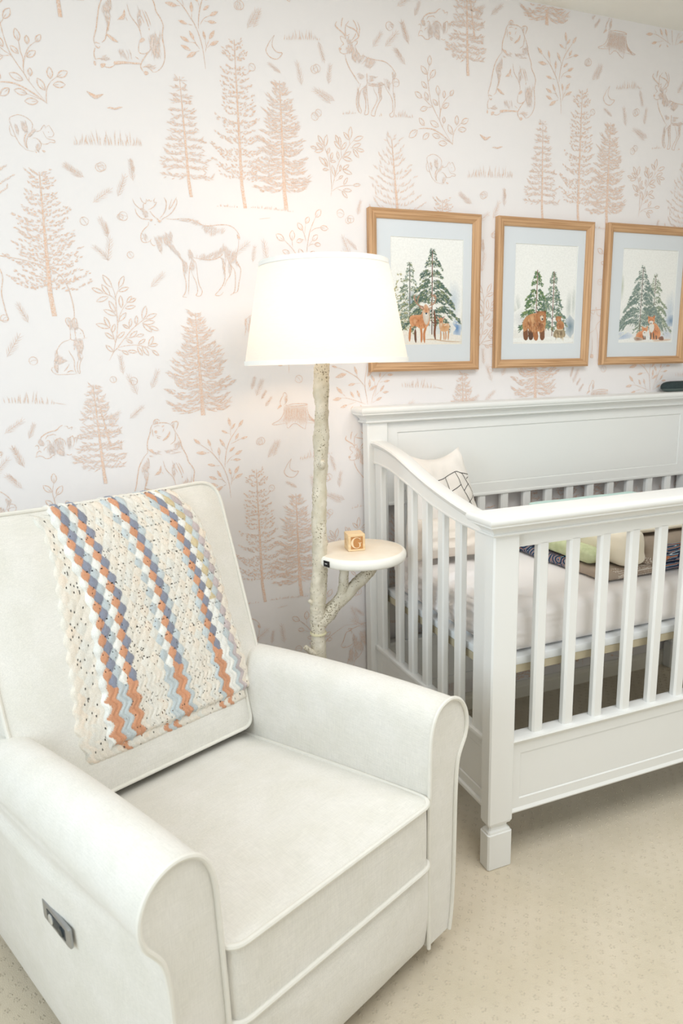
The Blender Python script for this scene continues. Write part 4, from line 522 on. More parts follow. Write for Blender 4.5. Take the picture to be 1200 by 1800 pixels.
# ------------------------------------------------------------------ crib
M_crib = mat('crib_white_lacquer', (240, 239, 235), .38, var=.012, vscale=3, spec=.45)
M_beige = mat('crib_underside_wood', (196, 184, 156), .7, var=.05)
CW = 1.475; YF = -.7894; YB = -.0134
crib = thing('crib', 'white painted wooden crib with slatted sides and panelled headboard against the wall', 'crib')
def post(x, yf, yb, top):
    bm = bmesh.new(); secs = [(0, -.002), (.003, 0), (.103, 0), (.1045, -.003), (.106, -.003), (.110, -.004), (.113, -.008), (.119, -.0105), (.126, -.008), (.130, -.003), (.133, -.002), (.135, -.002), (.137, 0), (top, 0)]
    secs = [(z, o) for z, o in secs]
    rings = []
    for z, o in secs:
        c = .004
        rings.append([bm.verts.new(p) for p in ((x-o+c, yf-o, z), (x+.074+o-c, yf-o, z), (x+.074+o, yf-o+c, z), (x+.074+o, yb+o-c, z), (x+.074+o-c, yb+o, z), (x-o+c, yb+o, z), (x-o, yb+o-c, z), (x-o, yf-o+c, z))])
    loop_faces(bm, rings, True, True, True); obj('post', bm, M_crib, crib, angle=30)
for x in (0, CW-.074): post(x, -.058, YB, 1.126); post(x, YF, -.748, .907)
def cap(name, x0, x1, y0, y1, z):
    bm = bmesh.new(); h = [(0, .004), (.002, .009), (.005, .0105), (.008, .009), (.009, .0065), (.014, .008), (.019, .012), (.024, .018), (.0275, .0245), (.029, .0245), (.0295, .029), (.033, .029), (.035, .031), (.040, .0335), (.046, .0335), (.050, .031), (.0525, .026), (.0535, .018)]
    stack(bm, x0, x1, y0, y1, [(z+a, o) for a, o in h]); obj(name, bm, M_crib, crib, angle=35)
cap('headboard_cap', 0, CW, -.058, YB, 1.126); cap('front_cap', 0, CW, YF, -.748, .907)
def panel(name, x0, x1, z0, z1, yf, yb, m=.037, mb=None, mt=None, parent=crib, rec=.004):
    """flat panel with a recessed field, facing -y"""
    mb = mb or m; mt = mt or m; bm = bmesh.new(); box(bm, x0, x1, yf+.006, yb, z0, z1)
    rr = []
    for dx_, a, b_, y in ((0, 0, 0, yf+.006), (0, 0, 0, yf), (m, mb, mt, yf), (m+.0015, mb+.0015, mt+.0015, yf+rec), (m+.006, mb+.006, mt+.006, yf+rec*.75)):
        rr.append([bm.verts.new(p) for p in ((x0+dx_, y, z0+a), (x1-dx_, y, z0+a), (x1-dx_, y, z1-b_), (x0+dx_, y, z1-b_))])
    loop_faces(bm, rr, True, False, True); return obj(name, bm, M_crib, parent, smooth=False)
panel('headboard_panel', .074, CW-.074, .853, 1.128, -.050, -.022, .037)
bm = bmesh.new(); box(bm, .074, CW-.074, -.053, -.02, .845, .857, .003); obj('headboard_rail', bm, M_crib, crib)
panel('headboard_base_panel', .074, CW-.074, .147, .345, -.050, -.022, .03)
bm = bmesh.new(); box(bm, .074, CW-.074, -.056, -.018, .340, .352, .003); obj('headboard_base_rail', bm, M_crib, crib)
def slat_mesh(h, w_=.033, t_=.023, name='slat'):
    bm = bmesh.new(); c = .005; rings = []
    for z in (0, h): rings.append([bm.verts.new(p) for p in ((c, -t_/2, z), (w_-c, -t_/2, z), (w_, -t_/2+c, z), (w_, t_/2-c, z), (w_-c, t_/2, z), (c, t_/2, z), (0, t_/2-c, z), (0, -t_/2+c, z))])
    loop_faces(bm, rings, True, True, True); bmesh.ops.recalc_face_normals(bm, faces=bm.faces); me = bpy.data.meshes.new(name); bm.to_mesh(me); bm.free(); me.materials.append(M_crib)
    me.polygons.foreach_set('use_smooth', [True]*len(me.polygons)); me.set_sharp_from_angle(angle=math.radians(25)); return me
ms = slat_mesh(.52); mb_ = slat_mesh(.51)
for i in range(13):
    o = bpy.data.objects.new('slat', ms); C.objects.link(o); o.parent = crib; o.location = (.139+i*.0975, -.7645, .354)
    o = bpy.data.objects.new('slat', mb_); C.objects.link(o); o.parent = crib; o.location = (.139+i*.0975, -.037, .343)
bm = bmesh.new(); box(bm, .074, CW-.074, -.776, -.752, .871, .909, .002); obj('front_rail', bm, M_crib, crib)
panel('front_base_panel', .074, CW-.074, .143, .348, -.776, -.752, .028, .038, .034)
bm = bmesh.new(); stack(bm, .074, CW-.074, -.776, -.752, [(.340, 0), (.343, .004), (.347, .005), (.350, .009), (.356, .012), (.360, .010), (.3625, .004), (.363, 0)]); obj('front_base_rail', bm, M_crib, crib)
bm = bmesh.new(); stack(bm, .074, CW-.074, -.776, -.752, [(.143, .000), (.145, .004), (.149, .005), (.152, .003), (.156, 0)]); obj('front_base_moulding', bm, M_crib, crib)
# side panels (left one in view)
def side(xs, sg):
    """xs: outer face, sg=+1 thickness grows towards +x"""
    X = lambda d: xs+sg*d
    top = cr_pts([(0, -.058, 1.068), (0, -.085, 1.068), (0, -.115, 1.066), (0, -.17, 1.058), (0, -.24, 1.043), (0, -.35, 1.010), (0, -.45, .983), (0, -.575, .957), (0, -.67, .943), (0, -.745, .936)], 4)
    bot = cr_pts([(0, -.058, .993), (0, -.085, .992), (0, -.12, .990), (0, -.17, .985), (0, -.24, .970), (0, -.35, .944), (0, -.45, .920), (0, -.575, .902), (0, -.67, .896), (0, -.745, .893)], 4)
    bm = bmesh.new(); rings = []
    for a, b_ in zip(top, bot):
        prof = [(.024, b_.z), (.0, b_.z), (-.003, b_.z+.002), (-.004, b_.z+.006), (-.001, b_.z+.009), (.0, a.z-.022), (-.004, a.z-.020), (-.007, a.z-.015), (-.010, a.z-.012), (-.013, a.z-.006), (-.010, a.z-.001), (-.004, a.z), (.028, a.z), (.034, a.z-.004), (.034, a.z-.014), (.024, a.z-.020)]
        rings.append([bm.verts.new((X(d), a.y, z)) for d, z in prof])
    loop_faces(bm, rings, True, True, True); obj('side_rail', bm, M_crib, crib, angle=35)
    def zb(y):
        for p, q in zip(bot[:-1], bot[1:]):
            if q.y <= y <= p.y: return p.z+(q.z-p.z)*(y-p.y)/(q.y-p.y)
        return bot[-1].z
    for y0, y1, nm in ((-.058, -.105, 'side_stile'), (-.200, -.232, 'slat'), (-.291, -.323, 'slat'), (-.383, -.415, 'slat'), (-.476, -.508, 'slat'), (-.569, -.601, 'slat'), (-.665, -.748, 'side_stile')):
        bm = bmesh.new(); a, b_ = min(X(.001), X(.023)), max(X(.001), X(.023)); box(bm, a, b_, y1, y0, .352, zb((y0+y1)/2)+.015, .004, 1); obj(nm, bm, M_crib, crib, angle=25)
    bm = bmesh.new(); a, b_ = sorted((X(0), X(.02))); x_ = X(0); box(bm, *sorted((X(.005), X(.02))), -.748, -.058, .156, .350)
    rr = []
    for d, y0, y1, z0, z1 in ((.005, -.748, -.058, .156, .350), (0, -.748, -.058, .156, .350), (0, -.722, -.090, .192, .318), (.004, -.7205, -.0915, .1935, .3165), (.003, -.716, -.096, .198, .312)):
        rr.append([bm.verts.new(p) for p in ((X(d), y0, z0), (X(d), y1, z0), (X(d), y1, z1), (X(d), y0, z1))])
    loop_faces(bm, rr, True, False, True); obj('side_base_panel', bm, M_crib, crib, smooth=False)
    for z0, z1 in ((.342, .358), (.153, .166)):
        bm = bmesh.new(); box(bm, *sorted((X(-.008), X(.024))), -.748, -.058, z0, z1, .004); obj('side_base_rail', bm, M_crib, crib)
side(.022, 1); side(CW-.022, -1)
# mattress support
bm = bmesh.new(); box(bm, .055, CW-.055, -.735, -.07, .540, .562, .003); obj('mattress_board', bm, mat('board_white', (232, 234, 234), .5), crib)
bm = bmesh.new(); box(bm, .06, CW-.06, -.733, -.715, .518, .540); box(bm, .06, CW-.06, -.09, -.072, .518, .540); box(bm, .055, .073, -.733, -.072, .518, .540); box(bm, CW-.073, CW-.055, -.733, -.072, .518, .540); obj('support_frame', bm, M_beige, crib, smooth=False)
# ---- mattress with fitted sheet
M_sheet = mat('fitted_sheet_cotton', (246, 241, 238), .85, var=.01, vscale=6, bump=.25, bscale=60, sheen=.2)
def nz3(x, y, z, s=1, seed=0):
    from mathutils import noise as mn
    return mn.noise(Vector((x*s+seed, y*s, z*s)))
def fm(q):
    e = max(0, 1-min(abs(q.x+.67), .25)/.25)   # left end is crumpled
    k = .002+.011*max(0, (-.40-q.x)/.27) if q.x < -.40 else .0006
    d = nz3(q.x, q.y*1.4, q.z, 17, 3)*k+nz3(q.x, q.y, q.z*2, 40, 5)*k*.45
    n = Vector((q.x/.67, q.y/.33, q.z/.06)); m_ = max(abs(n.x), abs(n.y), abs(n.z)); n = Vector([v if abs(v) > m_*.85 else 0 for v in n]).normalized()
    if q.z < -.05: return q
    return q+n*d
bm = bmesh.new(); rbox(bm, 1.335, .635, .128, .035, 60, fm)
bmesh.ops.translate(bm, verts=bm.verts, vec=(CW/2, -.4035, .626)); tag(obj('crib_mattress', bm, M_sheet), 'crib mattress under a rumpled white fitted sheet inside the white crib', 'mattress')
# ---- pillows
M_pil = mat('pillow_cotton', (243, 236, 228), .9, var=.02, vscale=9, bump=.4, bscale=30); M_ink = mat('black_ink', (34, 32, 34), .8)
def pillow(bm, w_, h_, t_, seed=0, n=26, taper=0, sagt=0):
    """pillow standing in the xz plane, seam round its edge; returns surface fn"""
    def S(u, v, sd):
        uu, vv = max(-1, min(1, u)), max(-1, min(1, v)); e = max(0, (1-uu**4))**.5*max(0, (1-vv**4))**.5
        pin = 1-.045*(1-abs(uu)**2)*abs(vv)**3; pin2 = 1-.07*(1-abs(vv)**2)*abs(uu)**3
        d = e*t_/2*(.75+.25*math.cos(uu*1.2)*math.cos(vv*1.2))+nz3(u, v, sd, 3.2, seed)*.012*e
        return Vector((uu*w_/2*pin2*(1-taper*(vv+1)/2), sd*d, vv*h_/2*pin-sagt*(1-uu*uu)*max(0, vv)**2))
    for sd in (-1, 1):
        g = [[bm.verts.new(S(i/n*2-1, j/n*2-1, sd)) for j in range(n+1)] for i in range(n+1)]
        for i in range(n):
            for j in range(n): bm.faces.new((g[i][j], g[i+1][j], g[i+1][j+1], g[i][j+1]))
    bmesh.ops.remove_doubles(bm, verts=bm.verts, dist=1e-4); return S
bm = bmesh.new(); S = pillow(bm, .34, .33, .10, 4, taper=.40, sagt=.022)
pg = thing('throw_pillow', 'white pillow with black line drawn blocks leaning on the crib headboard', 'pillow', (.222, -.145, .868)); pg.rotation_euler = (math.radians(-10), math.radians(-3), math.radians(6))
obj('pillow_cover', bm, M_pil, pg)
P = Paint()
for s in ('-.95 .42 -.6 .40 -.1 .45 .35 .56 .55 .50 .9 .42', '-.7 .40 -.66 .2', '.0 .46 .1 .12 .25 -.25', '.35 .56 .5 .1 .75 -.3', '-.35 .05 .1 .12', '.1 .14 .45 .26', '.22 -.22 .6 -.14', '.5 .12 .75 .24', '.55 .50 .75 .2 .95 -.2', '.7 .35 .8 .38', '-.4 -.5 -.1 -.62 .1 -.6', '.1 .14 .3 .0', '.6 -.14 .85 -.02'):
    v = [float(x) for x in s.split()]; P.ribbon(smooth2([(v[i], v[i+1]) for i in range(0, len(v), 2)], 6), .014, 0, False)
vs = [tuple(S(x, y, -1)+Vector((0, -.0012, 0))) for x, y in P.v]; me = bpy.data.meshes.new('line_print'); me.from_pydata(vs, [], P.f); link('line_print', me, M_ink, pg)
bm = bmesh.new(); pillow(bm, .30, .13, .10, 9); o = obj('lumbar_cushion', bm, mat('beige_cushion_linen', (243, 231, 218), .9, var=.03, bump=.4, bscale=40)); o.location = (.215, -.275, .772); o.rotation_euler = (math.radians(-12), 0, math.radians(-6))
tag(o, 'small plain beige cushion lying below the block print pillow in the crib', 'cushion')
# ---- folded bedding in the crib
M_taupe = mat('taupe_cotton', (176, 160, 144), .9, var=.06, vscale=30, bump=.5, bscale=60)
M_dots = bpy.data.materials.new('white_dotted_taupe'); M_dots.use_nodes = True; N, L = nodes(M_dots); b = N['Principled BSDF']; b.inputs['Roughness'].default_value = .9
tc = N.new('ShaderNodeTexCoord'); vo = N.new('ShaderNodeTexVoronoi'); vo.inputs['Scale'].default_value = 230; vo.inputs['Randomness'].default_value = .3; L.new(tc.outputs['Object'], vo.inputs['Vector'])
r = N.new('ShaderNodeValToRGB'); r.color_ramp.interpolation = 'CONSTANT'; r.color_ramp.elements[0].color = (*s2l((232, 226, 216)), 1); r.color_ramp.elements[1].position = .38; r.color_ramp.elements[1].color = (*s2l((168, 150, 134)), 1); L.new(vo.outputs['Distance'], r.inputs[0]); L.new(r.outputs[0], b.inputs['Base Color'])
M_navy = bpy.data.materials.new('navy_geometric_cotton'); M_navy.use_nodes = True; N, L = nodes(M_navy); b = N['Principled BSDF']; b.inputs['Roughness'].default_value = .9
tc = N.new('ShaderNodeTexCoord'); vo = N.new('ShaderNodeTexVoronoi'); vo.inputs['Scale'].default_value = 22; L.new(tc.outputs['Object'], vo.inputs['Vector'])
wv = N.new('ShaderNodeTexWave'); wv.wave_type = 'RINGS'; wv.inputs['Scale'].default_value = 26; wv.inputs['Distortion'].default_value = 0; vm = N.new('ShaderNodeVectorMath'); vm.operation = 'SUBTRACT'; L.new(tc.outputs['Object'], vm.inputs[0]); L.new(vo.outputs['Position'], vm.inputs[1]); L.new(vm.outputs[0], wv.inputs['Vector'])
vs_ = N.new('ShaderNodeVectorMath'); vs_.operation = 'SCALE'; vs_.inputs['Scale'].default_value = 1.0
r = N.new('ShaderNodeValToRGB'); r.color_ramp.interpolation = 'CONSTANT'; E_ = r.color_ramp.elements; E_[0].color = (*s2l((30, 48, 78)), 1); E_[1].position = .55; E_[1].color = (*s2l((214, 226, 232)), 1)
for p_, c_ in ((.68, (30, 48, 78)), (.76, (62, 140, 176)), (.86, (30, 48, 78)), (.93, (190, 120, 84))): e = E_.new(p_); e.color = (*s2l(c_), 1)
L.new(wv.outputs['Fac'], r.inputs[0]); L.new(r.outputs[0], b.inputs['Base Color'])
M_cream = mat('cream_quilt_cotton', (247, 238, 218), .9, var=.02, vscale=20, bump=.5, bscale=40); M_green = mat('green_minky', (204, 210, 170), .95, col2=(186, 194, 150), vscale=45, bump=.6, bscale=80); M_mint = mat('mint_cotton', (206, 232, 224), .9, var=.04)
def soft(name, x0, x1, y0, y1, z0, z1, m, label, cat, r=.02, n=18, amp=.006, seed=0, sag=None, group=None):
    cx, cy, cz = (x0+x1)/2, (y0+y1)/2, (z0+z1)/2
    def f(q):
        d = Vector((nz3(q.x, q.y, q.z*3, 9, seed), nz3(q.x, q.y, q.z*3, 9, seed+7), nz3(q.x, q.y, 0, 7, seed+3)*.8))*amp
        if q.z < -(z1-z0)/2+.004: d.z = 0
        q = q+d
        if sag: q = sag(q)
        return q
    bm = bmesh.new(); rbox(bm, x1-x0, y1-y0, z1-z0, min(r, (z1-z0)/2-.001), n, f); bmesh.ops.translate(bm, verts=bm.verts, vec=(cx, cy, cz)); o = obj(name, bm, m); return tag(o, label, cat, group)
def soft2(name, boxes, m, label, cat, n=24, amp=.007, seed=0):
    bm = bmesh.new()
    for (x0, x1, y0, y1, z0, z1, r) in boxes:
        b2 = bmesh.new(); cx, cy, cz = (x0+x1)/2, (y0+y1)/2, (z0+z1)/2
        def f(q, X=(cx, cy, cz), hz=(z1-z0)/2):
            p = q+Vector(X); d = Vector((nz3(p.x, p.y, p.z*3, 10, seed), nz3(p.x, p.y, p.z*3, 10, seed+7)-.3, nz3(p.x, p.y, 0, 9, seed+3)*.6))*amp*2
            d.z = d.z if q.z > hz*.5 else 0
            p = p+d; p.y -= .004*math.cos(min(1, abs(q.z)/hz)*math.pi/2)
            return p
        rbox(b2, x1-x0, y1-y0, z1-z0, min(r, (z1-z0)/2-.001), n, f); me_ = bpy.data.meshes.new('tmp'); b2.to_mesh(me_); b2.free(); bm.from_mesh(me_); bpy.data.meshes.remove(me_)
    return tag(obj(name, bm, m), label, cat)
q = soft2('patchwork_quilt', [(.447, 1.22, -.655, -.17, .6935, .722, .014), (.606, 1.22, -.662, -.18, .716, .800, .03)], [M_taupe, M_navy, M_dots], 'folded patchwork quilt in taupe and navy prints, lowest of the crib pile', 'quilt', 40, .005, 2)
for p in q.data.polygons:
    x, y, z = p.center
    if x > .675-(.72-z)*-.35 and x < .95 and z < .782: p.material_index = 1
    elif x < .485 and y > -.50: p.material_index = 1
    elif math.hypot(x-.61, (z-.715)*1.1) < .035 or (.50 < x < .60 and z < .722 and y < -.6): p.material_index = 2
    elif x > 1.08: p.material_index = 1
soft2('cream_blanket', [(.512, .602, -.668, -.20, .728, .828, .028), (.585, 1.19, -.62, -.20, .808, .830, .011)], M_cream, 'thick cream blanket folded over the patchwork quilt in the crib', 'blanket', 26, .004, 8)
soft2('green_blanket', [(.450, .508, -.60, -.21, .728, .775, .02)], M_green, 'pale green blanket tucked at the left end of the crib pile', 'blanket', 20, .002, 12)
soft2('mint_blanket', [(.50, .95, -.45, -.24, .8345, .848, .006)], M_mint, 'thin mint swaddle cloth topping the pile behind the crib front rail', 'blanket', 18, .002, 15)
# ---- speaker on the headboard
snd = thing('sound_machine', 'dark oval bedside sound machine on the white headboard ledge', 'speaker', (1.375, -.038, 1.1795))
bm = bmesh.new()
def capsule(bm, secs, L_):
    rings = []
    for z, r_ in secs:
        R_ = []
        for k in range(40):
            a = 2*math.pi*k/40; R_.append(bm.verts.new((math.copysign(L_, math.cos(a))+r_*1.25*math.cos(a), r_*.72*math.sin(a), z)))
        rings.append(R_)
    loop_faces(bm, rings, True, True, True)
capsule(bm, [(0, .012), (.0015, .024), (.006, .032), (.012, .037)], .06); obj('base_band', bm, mat('grey_green_plastic', (92, 106, 102), .45), snd)
bm = bmesh.new(); capsule(bm, [(.0122, .0375), (.020, .0385), (.028, .036), (.034, .030), (.038, .020), (.040, .006)], .06); obj('fabric_top', bm, mat('dark_speaker_cloth', (52, 66, 66), .85, var=.3, vscale=200, bump=.5, bscale=600), snd)
# ------------------------------------------------------------------ floor lamp
M_bark = mat('painted_birch_bark', (221, 212, 194), .8, col2=(205, 195, 172), vscale=30, bump=1.0, bscale=160, detail=8)
speck(M_bark, (138, 126, 102), 210, .655)
lamp = thing('floor_lamp', 'floor lamp with branch shaped pole, round tray and glowing white drum shade', 'lamp', (-.29, -.34, 0)); LX, LY = -.29, -.34
def rough(bm, amp, s1=45, s2=140, seed=0):
    bmesh.ops.recalc_face_normals(bm, faces=bm.faces); bm.normal_update()
    mv = [(v, v.normal.copy()*(nz3(v.co.x, v.co.y, v.co.z*.5, s1, seed)*amp+nz3(v.co.x, v.co.y, v.co.z, s2, seed+2)*amp*.6)) for v in bm.verts]
    for v, d in mv: v.co += d
def pth(P, k=8): return [Vector((x-LX, y-LY, z)) for x, y, z in cr_pts(P, k)]
def branch(name, P, r0, k, n=20, amp=.0022, seed=0, cap=True, parent=None):
    pp = pth(P, k); rr = []; m_ = len(pp)-1
    for i in range(len(pp)):
        t = i/m_*(len(r0)-1); a = min(int(t), len(r0)-2); rr.append(r0[a]+(r0[a+1]-r0[a])*(t-a))
    bm = bmesh.new(); tube(bm, pp, rr, n, cap=cap); rough(bm, amp, seed=seed); return obj(name, bm, M_bark, parent or lamp, angle=80)
branch('trunk', [(-.292, -.34, .015), (-.295, -.342, .15), (-.291, -.34, .32), (-.2925, -.34, .50), (-.291, -.338, .60), (-.289, -.34, .66), (-.281, -.342, .76), (-.278, -.34, .87), (-.270, -.338, 1.01), (-.264, -.341, 1.12), (-.261, -.34, 1.20), (-.257, -.34, 1.29), (-.25, -.34, 1.36)], [.025, .023, .021, .021, .023, .0225, .021, .021, .0195, .0205, .0195, .020, .019], 22, 26, .0045, 3)
branch('side_branch', [(-.292, -.34, .585), (-.262, -.341, .608), (-.225, -.342, .645), (-.165, -.34, .69), (-.118, -.34, .728), (-.103, -.34, .768)], [.021, .0215, .020, .018, .0175, .0165], 14, 20, .0042, 5)
branch('fork_branch', [(-.232, -.342, .640), (-.212, -.341, .68), (-.207, -.34, .72), (-.206, -.34, .768)], [.013, .0145, .0145, .015], 10, 16, .0032, 8)
branch('twig_stub', [(-.292, -.345, .49), (-.318, -.352, .505), (-.338, -.358, .526)], [.010, .009, .0075], 8, 12, .003, 9); branch('knot', [(-.292, -.34, .64), (-.312, -.345, .655), (-.317, -.346, .662)], [.009, .007, .004], 6, 10, .002, 11); branch('upper_stub', [(-.268, -.345, 1.035), (-.270, -.362, 1.05), (-.271, -.368, 1.062)], [.011, .010, .006], 6, 12, .003, 12)
bm = bmesh.new(); lathe(bm, [(.0236, .553), (.0246, .556), (.0236, .559)], 28, -.2915-LX, 0); obj('joint_collar', bm, mat('collar', (222, 212, 176), .7), lamp)
bm = bmesh.new(); lathe(bm, [(.125, 0), (.128, .006), (.124, .014), (.08, .020), (.03, .026)], 40); obj('base', bm, M_bark, lamp)
TX, TY = -.154-LX, 0.0
M_tray = mat('whitewashed_wood', (241, 230, 213), .55, col2=(235, 221, 200), vscale=12); M_rim = mat('tray_rim_white', (244, 240, 230), .6, var=.03, vscale=30)
bm = bmesh.new(); lathe(bm, [(.118, .760), (.128, .762), (.1325, .768), (.1335, .776), (.132, .784), (.1275, .7895), (.123, .7905)], 72, TX, TY); obj('tray_rim', bm, M_rim, lamp, angle=50)
bm = bmesh.new(); lathe(bm, [(.1235, .772), (.1238, .790), (.121, .7912), (.06, .7915), (.001, .7915)], 64, TX, TY); obj('tray_top', bm, M_tray, lamp)
M_black = mat('black_label', (30, 28, 30), .5); aL = math.radians(202)
def on_rim(a, r_, z): return Vector((TX+r_*math.cos(a), TY+r_*math.sin(a), z))
bm = bmesh.new(); A = []; B = []
for k in range(5):
    a = aL+(k-2)*.043
    A.append(bm.verts.new(on_rim(a, .1338, .7665))); B.append(bm.verts.new(on_rim(a, .1340, .7835)))
A2 = [bm.verts.new(v.co+Vector((math.cos(aL), math.sin(aL), 0))*.0012) for v in A]; B2 = [bm.verts.new(v.co+Vector((math.cos(aL), math.sin(aL), 0))*.0012) for v in B]
loop_faces(bm, [A, B, B2, A2, A], False); tg = obj('tray_tag', bm, M_black, lamp)
bm = bmesh.new()
for z in (.7745,): 
    q_ = [on_rim(aL-.035, .1358, z), on_rim(aL+.035, .1358, z), on_rim(aL+.035, .1359, z+.0025), on_rim(aL-.035, .1359, z+.0025)]; bm.faces.new([bm.verts.new(p) for p in q_])
obj('tag_emblem', bm, mat('tag_silver', (205, 205, 205), .4), tg)
# shade
SX, SY = -.2415-LX, 0.0
M_shade = bpy.data.materials.new('shade_linen'); M_shade.use_nodes = True; N, L = nodes(M_shade); b = N['Principled BSDF']
df, tl, ms_ = N.new('ShaderNodeBsdfDiffuse'), N.new('ShaderNodeBsdfTranslucent'), N.new('ShaderNodeMixShader'); N.remove(b)
tc = N.new('ShaderNodeTexCoord'); mp = N.new('ShaderNodeMapping'); mp.inputs['Scale'].default_value = (60, 60, 900); nzz = N.new('ShaderNodeTexNoise'); nzz.inputs['Scale'].default_value = 1; L.new(tc.outputs['Object'], mp.inputs[0]); L.new(mp.outputs[0], nzz.inputs['Vector'])
r = N.new('ShaderNodeValToRGB'); r.color_ramp.elements[0].color = (.84, .82, .79, 1); r.color_ramp.elements[1].color = (.93, .91, .88, 1); L.new(nzz.outputs['Fac'], r.inputs[0]); L.new(r.outputs[0], df.inputs[0]); L.new(r.outputs[0], tl.inputs[0])
ms_.inputs[0].default_value = .42; L.new(df.outputs[0], ms_.inputs[1]); L.new(tl.outputs[0], ms_.inputs[2]); L.new(ms_.outputs[0], N['Material Output'].inputs['Surface'])
bm = bmesh.new(); rings = lathe(bm, [(.2195, 1.322), (.207, 1.386), (.1945, 1.45), (.182, 1.514), (.1695, 1.578)], 96, SX, SY)
for f in [f for f in bm.faces if len(f.verts) > 4]: bm.faces.remove(f)
sh = obj('shade', bm, M_shade, lamp)
M_tape = mat('shade_trim_tape', (250, 247, 240), .8)
for r_, z0, z1, r2 in ((.2205, 1.3195, 1.331, .2185), (.1715, 1.566, 1.580, .1690)):
    bm = bmesh.new(); lathe(bm, [(r_-.002, z0), (r_, z0), (r2+.0018, z1), (r2-.001, z1), (r_-.002, z0)], 96, SX, SY)
    for f in [f for f in bm.faces if len(f.verts) > 4]: bm.faces.remove(f)
    obj('trim_tape', bm, M_tape, sh)
MB_ = mat('brass', (190, 160, 110), .4, metallic=1)
for k in range(3):
    a = k*2.094+.4; bm = bmesh.new(); tube(bm, [(SX, SY, 1.545), (SX+.168*math.cos(a), SY+.168*math.sin(a), 1.566)], .0016, 6); obj('shade_spoke', bm, MB_, lamp)
bm = bmesh.new(); tube(bm, [(SX, SY, 1.345), (SX, SY, 1.40)], .013, 14); obj('bulb_socket', bm, MB_, lamp)
M_bulb = bpy.data.materials.new('bulb_glow'); M_bulb.use_nodes = True; N, L = nodes(M_bulb); N.remove(N['Principled BSDF']); em = N.new('ShaderNodeEmission'); em.inputs[0].default_value = (1, .69, .42, 1); em.inputs[1].default_value = 34; L.new(em.outputs[0], N['Material Output'].inputs['Surface'])
bm = bmesh.new(); lathe(bm, [(.012, 1.40), (.018, 1.412), (.028, 1.435), (.031, 1.455), (.027, 1.475), (.015, 1.488), (.001, 1.491)], 20, SX, SY); obj('bulb', bm, M_bulb, lamp).visible_shadow = True
# ---- letter block
M_maple = wood('maple', (226, 190, 142), (240, 212, 170), 'X', .5); M_stain = mat('letter_panel_stain', (196, 138, 82), .6, var=.08, vscale=60)
blk = thing('letter_block', 'wooden alphabet block with carved letter G on the round lamp tray', 'block', (-.170, -.3365, .7916), math.radians(-8))
bm = bmesh.new(); s_ = .025; box(bm, -s_, s_, -s_, s_, 0, .05, .0022)
bmesh.ops.delete(bm, geom=[max((f for f in bm.faces if f.normal.y < -.9 or True), key=lambda f: -f.calc_center_median().y if f.calc_area() > .001 else -1)], context='FACES_ONLY')
o4 = [(-.0228, -.025, .0022), (.0228, -.025, .0022), (.0228, -.025, .0478), (-.0228, -.025, .0478)]; i4 = [(-.0195, -.025, .0055), (.0155, -.025, .0055), (.0155, -.025, .0445), (-.0195, -.025, .0445)]
i4 = [(-.0175, -.025, .006), (.0185, -.025, .006), (.0185, -.025, .043), (-.0175, -.025, .043)]; j4 = [(x*.985, -.0232, .0245+(z-.0245)*.985) for x, y, z in i4]
R0, R1, R2 = [[bm.verts.new(p) for p in q] for q in (o4, i4, j4)]; loop_faces(bm, [R0, R1, R2], True); obj('block_body', bm, M_maple, blk, smooth=False)
bm = bmesh.new(); box(bm, -.0178, .0188, -.0234, -.0228, .0056, .0434); obj('letter_panel', bm, M_stain, blk, smooth=False)
P = Paint(); G_ = []
for k in range(33):
    a = math.radians(48+k*(262/32)); wv_ = .0011+.0022*max(0, math.cos(a-math.pi))**1.2; G_.append((math.cos(a)*.0138, math.sin(a)*.0152, wv_))
k0 = len(P.v)
for (x, y, t_) in G_:
    l_ = math.hypot(x, y); P.v += [(x*(1+t_/l_), y*(1+t_/l_*.6)), (x*(1-t_/l_), y*(1-t_/l_*.6))]
for k in range(32): P.f.append((k0+2*k, k0+2*k+2, k0+2*k+3, k0+2*k+1)); P.c.append([0]*4)
P.quad([(.0075, -.0125), (.0112, -.0105), (.0112, .0000), (.0075, .0000)], 0); P.quad([(.0045, -.0012), (.0140, -.0012), (.0140, .0002), (.0045, .0002)], 0); P.quad([(.0098, .0075), (.0110, .0075), (.0110, .0155), (.0100, .0155)], 0)
bm = bmesh.new()
for f in P.f:
    t4 = [bm.verts.new((P.v[j][0], -.0248, .0245+P.v[j][1])) for j in f]; b4 = [bm.verts.new((P.v[j][0], -.0233, .0245+P.v[j][1])) for j in f]
    bm.faces.new(t4)
    for q in range(4): bm.faces.new((t4[q], t4[(q+1) % 4], b4[(q+1) % 4], b4[q]))
obj('letter', bm, mat('letter_face', (240, 214, 176), .6), blk, smooth=False)
P = Paint(); P.ribbon([(-.006, .018), (-.002, .030), (.004, .033), (.006, .028), (.002, .025), (.006, .020), (.003, .015), (-.005, .016)], .0016, 0)
bm = bmesh.new()
for f in P.f: bm.faces.new([bm.verts.new((-.0253, P.v[j][0], P.v[j][1])) for j in f])
obj('side_engraving', bm, mat('engraving', (206, 160, 108), .7), blk, smooth=False)
# ------------------------------------------------------------------ recliner chair
M_fab = mat('oatmeal_linen', (234, 230, 222), .92, col2=(229, 225, 215), vscale=14, bump=.35, spec=.15, sheen=.25, weave=True)
M_pipe = mat('linen_piping', (233, 229, 219), .9, var=.03, vscale=60, spec=.15)
OX = .9160*-.015; OYc = .4020*-.015
chair = thing('recliner_chair', 'oatmeal linen recliner armchair with piped rolled arms beside the crib', 'armchair', (-.513+OX, -1.087+OYc, 0), math.atan2(.402, .916))
